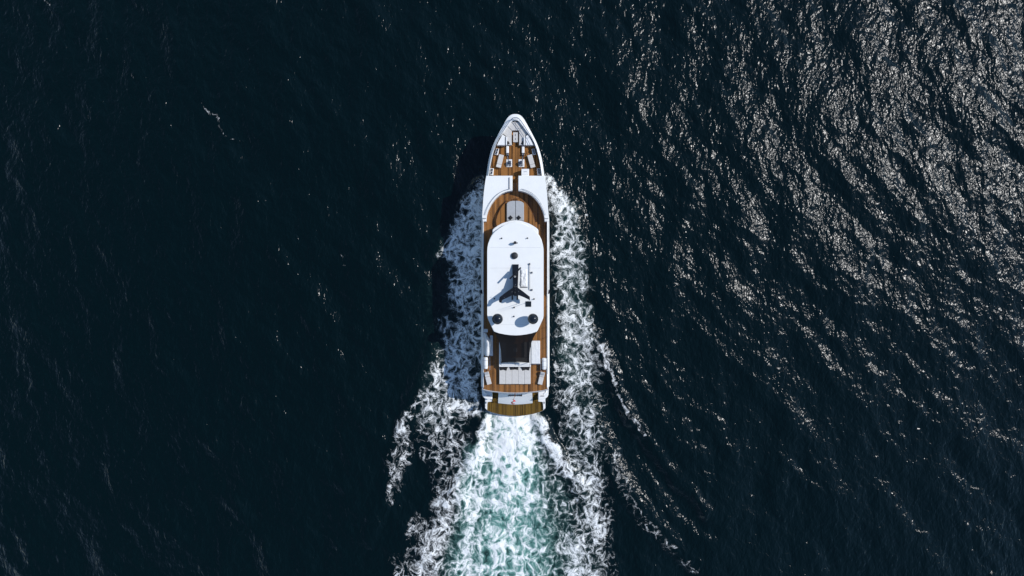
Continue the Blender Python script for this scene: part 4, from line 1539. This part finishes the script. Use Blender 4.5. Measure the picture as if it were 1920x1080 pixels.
# small white box ahead of it
a, b = C(610, 134, 55, ZD + .5), C(610, 188, 100, ZD + .5)
t = thing("deck_box", "small white deck box ahead of the covered jet ski", "box", ((a.x + b.x) / 2, (a.y + b.y) / 2, ZD))
bm = BM(); prism(bm, [(a.x, b.y), (b.x, b.y), (b.x, a.y), (a.x, a.y)], ZD - .002, ZD + .45); obj("body", bm, 'white', t)
bm = BM(); box(bm, ((a.x + b.x) / 2, (a.y + b.y) / 2, ZD + .47), (b.x - a.x + .03, a.y - b.y + .03, .06), bev=.02); obj("lid", bm, 'padwhite', t)

# life raft canisters in steel cradles
def raft(x0, x1, y0, y1, fx0, fx1, fy0, fy1, label):
    a, b = C(610, x0, y0, ZD + .6), C(610, x1, y1, ZD + .6)
    c = (a + b) / 2
    r_ = (b.x - a.x) / 2
    o = thing("life_raft", label, "life raft", (c.x, c.y, ZD), "life raft canisters")
    L_ = a.y - b.y
    bm = BM()
    prof_ = [(0, -L_ / 2), (r_ * .7, -L_ / 2 + .02), (r_ * .96, -L_ / 2 + .10), (r_, -L_ / 2 + .2), (r_, -.03), (r_ * 1.05, -.025), (r_ * 1.05, .025), (r_, .03), (r_, L_ / 2 - .2), (r_ * .96, L_ / 2 - .1), (r_ * .7, L_ / 2 - .02), (0, L_ / 2)]
    lathe(bm, prof_, (0, 0, 0), 24)
    bm.transform(Matrix.Translation((c.x, c.y, ZD + .22 + r_)) @ Matrix.Rotation(math.pi / 2, 4, 'X'))
    cn = obj("canister", bm, 'white', o, smooth=True)
    for dy in (-.36, .36):
        bm = BM(); tube(bm, [(c.x + (r_ + .012) * math.cos(t), c.y + dy, ZD + .22 + r_ + (r_ + .012) * math.sin(t)) for t in np.linspace(0, 2 * math.pi, 20)[:-1]], 0.02, 5, closed=True)
        obj("strap", bm, 'grey', cn)
        bm = BM(); box(bm, (c.x, c.y + dy, ZD + .14), (r_ * 1.5, .08, .28)); obj("chock", bm, 'dsteel', o)
    p = [C(610, x, y, ZD + .55) for x, y in ((fx0, fy0), (fx1, fy0), (fx1, fy1), (fx0, fy1))]
    bm = BM(); tube(bm, [(q.x, q.y, ZD + .5) for q in p], .035, 8, closed=True)
    for q in p:
        tube(bm, [(q.x, q.y, ZD - .002), (q.x, q.y, ZD + .5)], .028, 6)
    obj("cradle", bm, 'steel', o, smooth=True)


raft(128, 192, 460, 632, 116, 220, 457, 648, "white life raft canister in a steel cradle behind the covered jet ski")
raft(972, 1040, 470, 642, 952, 1046, 488, 650, "white life raft canister in a steel cradle beside the white covered table")

# bundle under a white cover beside the mast
c = C(430, 712, 715, ZR)
t = thing("covered_bundle", "crumpled white covered bundle lashed on the roof beside the mast", "bundle", (c.x, c.y, ZR))
bm = BM()
n1, n2 = 10, 22
gg = []
rr = random.Random(5)
for i in range(n1 + 1):
    row = []
    for k in range(n2 + 1):
        u, v_ = i / n1, k / n2
        p = C(430, 660 + 100 * u + 4 * rr.uniform(-1, 1), 572 + 265 * v_, ZR + .3)
        sh_ = min(1, 7 * u, 7 * (1 - u)) ** .6 * min(1, 9 * v_, 12 * (1 - v_)) ** .6
        z = ZR - .01 + sh_ * (0.15 + .05 * math.sin(v_ * 9 + 3 * u) + .05 * rr.uniform(-1, 1))
        row.append(bm.verts.new((p.x, p.y, z)))
    gg.append(row)
for i in range(n1):
    for k in range(n2):
        bm.faces.new((gg[i][k], gg[i + 1][k], gg[i + 1][k + 1], gg[i][k + 1]))
obj("cover", bm, 'cover', t, smooth=True)
a, b = C(430, 664, 838, ZR + .1), C(430, 766, 838, ZR + .1)
bm = BM(); tube(bm, [(a.x, a.y, ZR + .06), (b.x, b.y, ZR + .06)], .045, 8)
obj("lashing_bar", bm, 'dsteel', t)
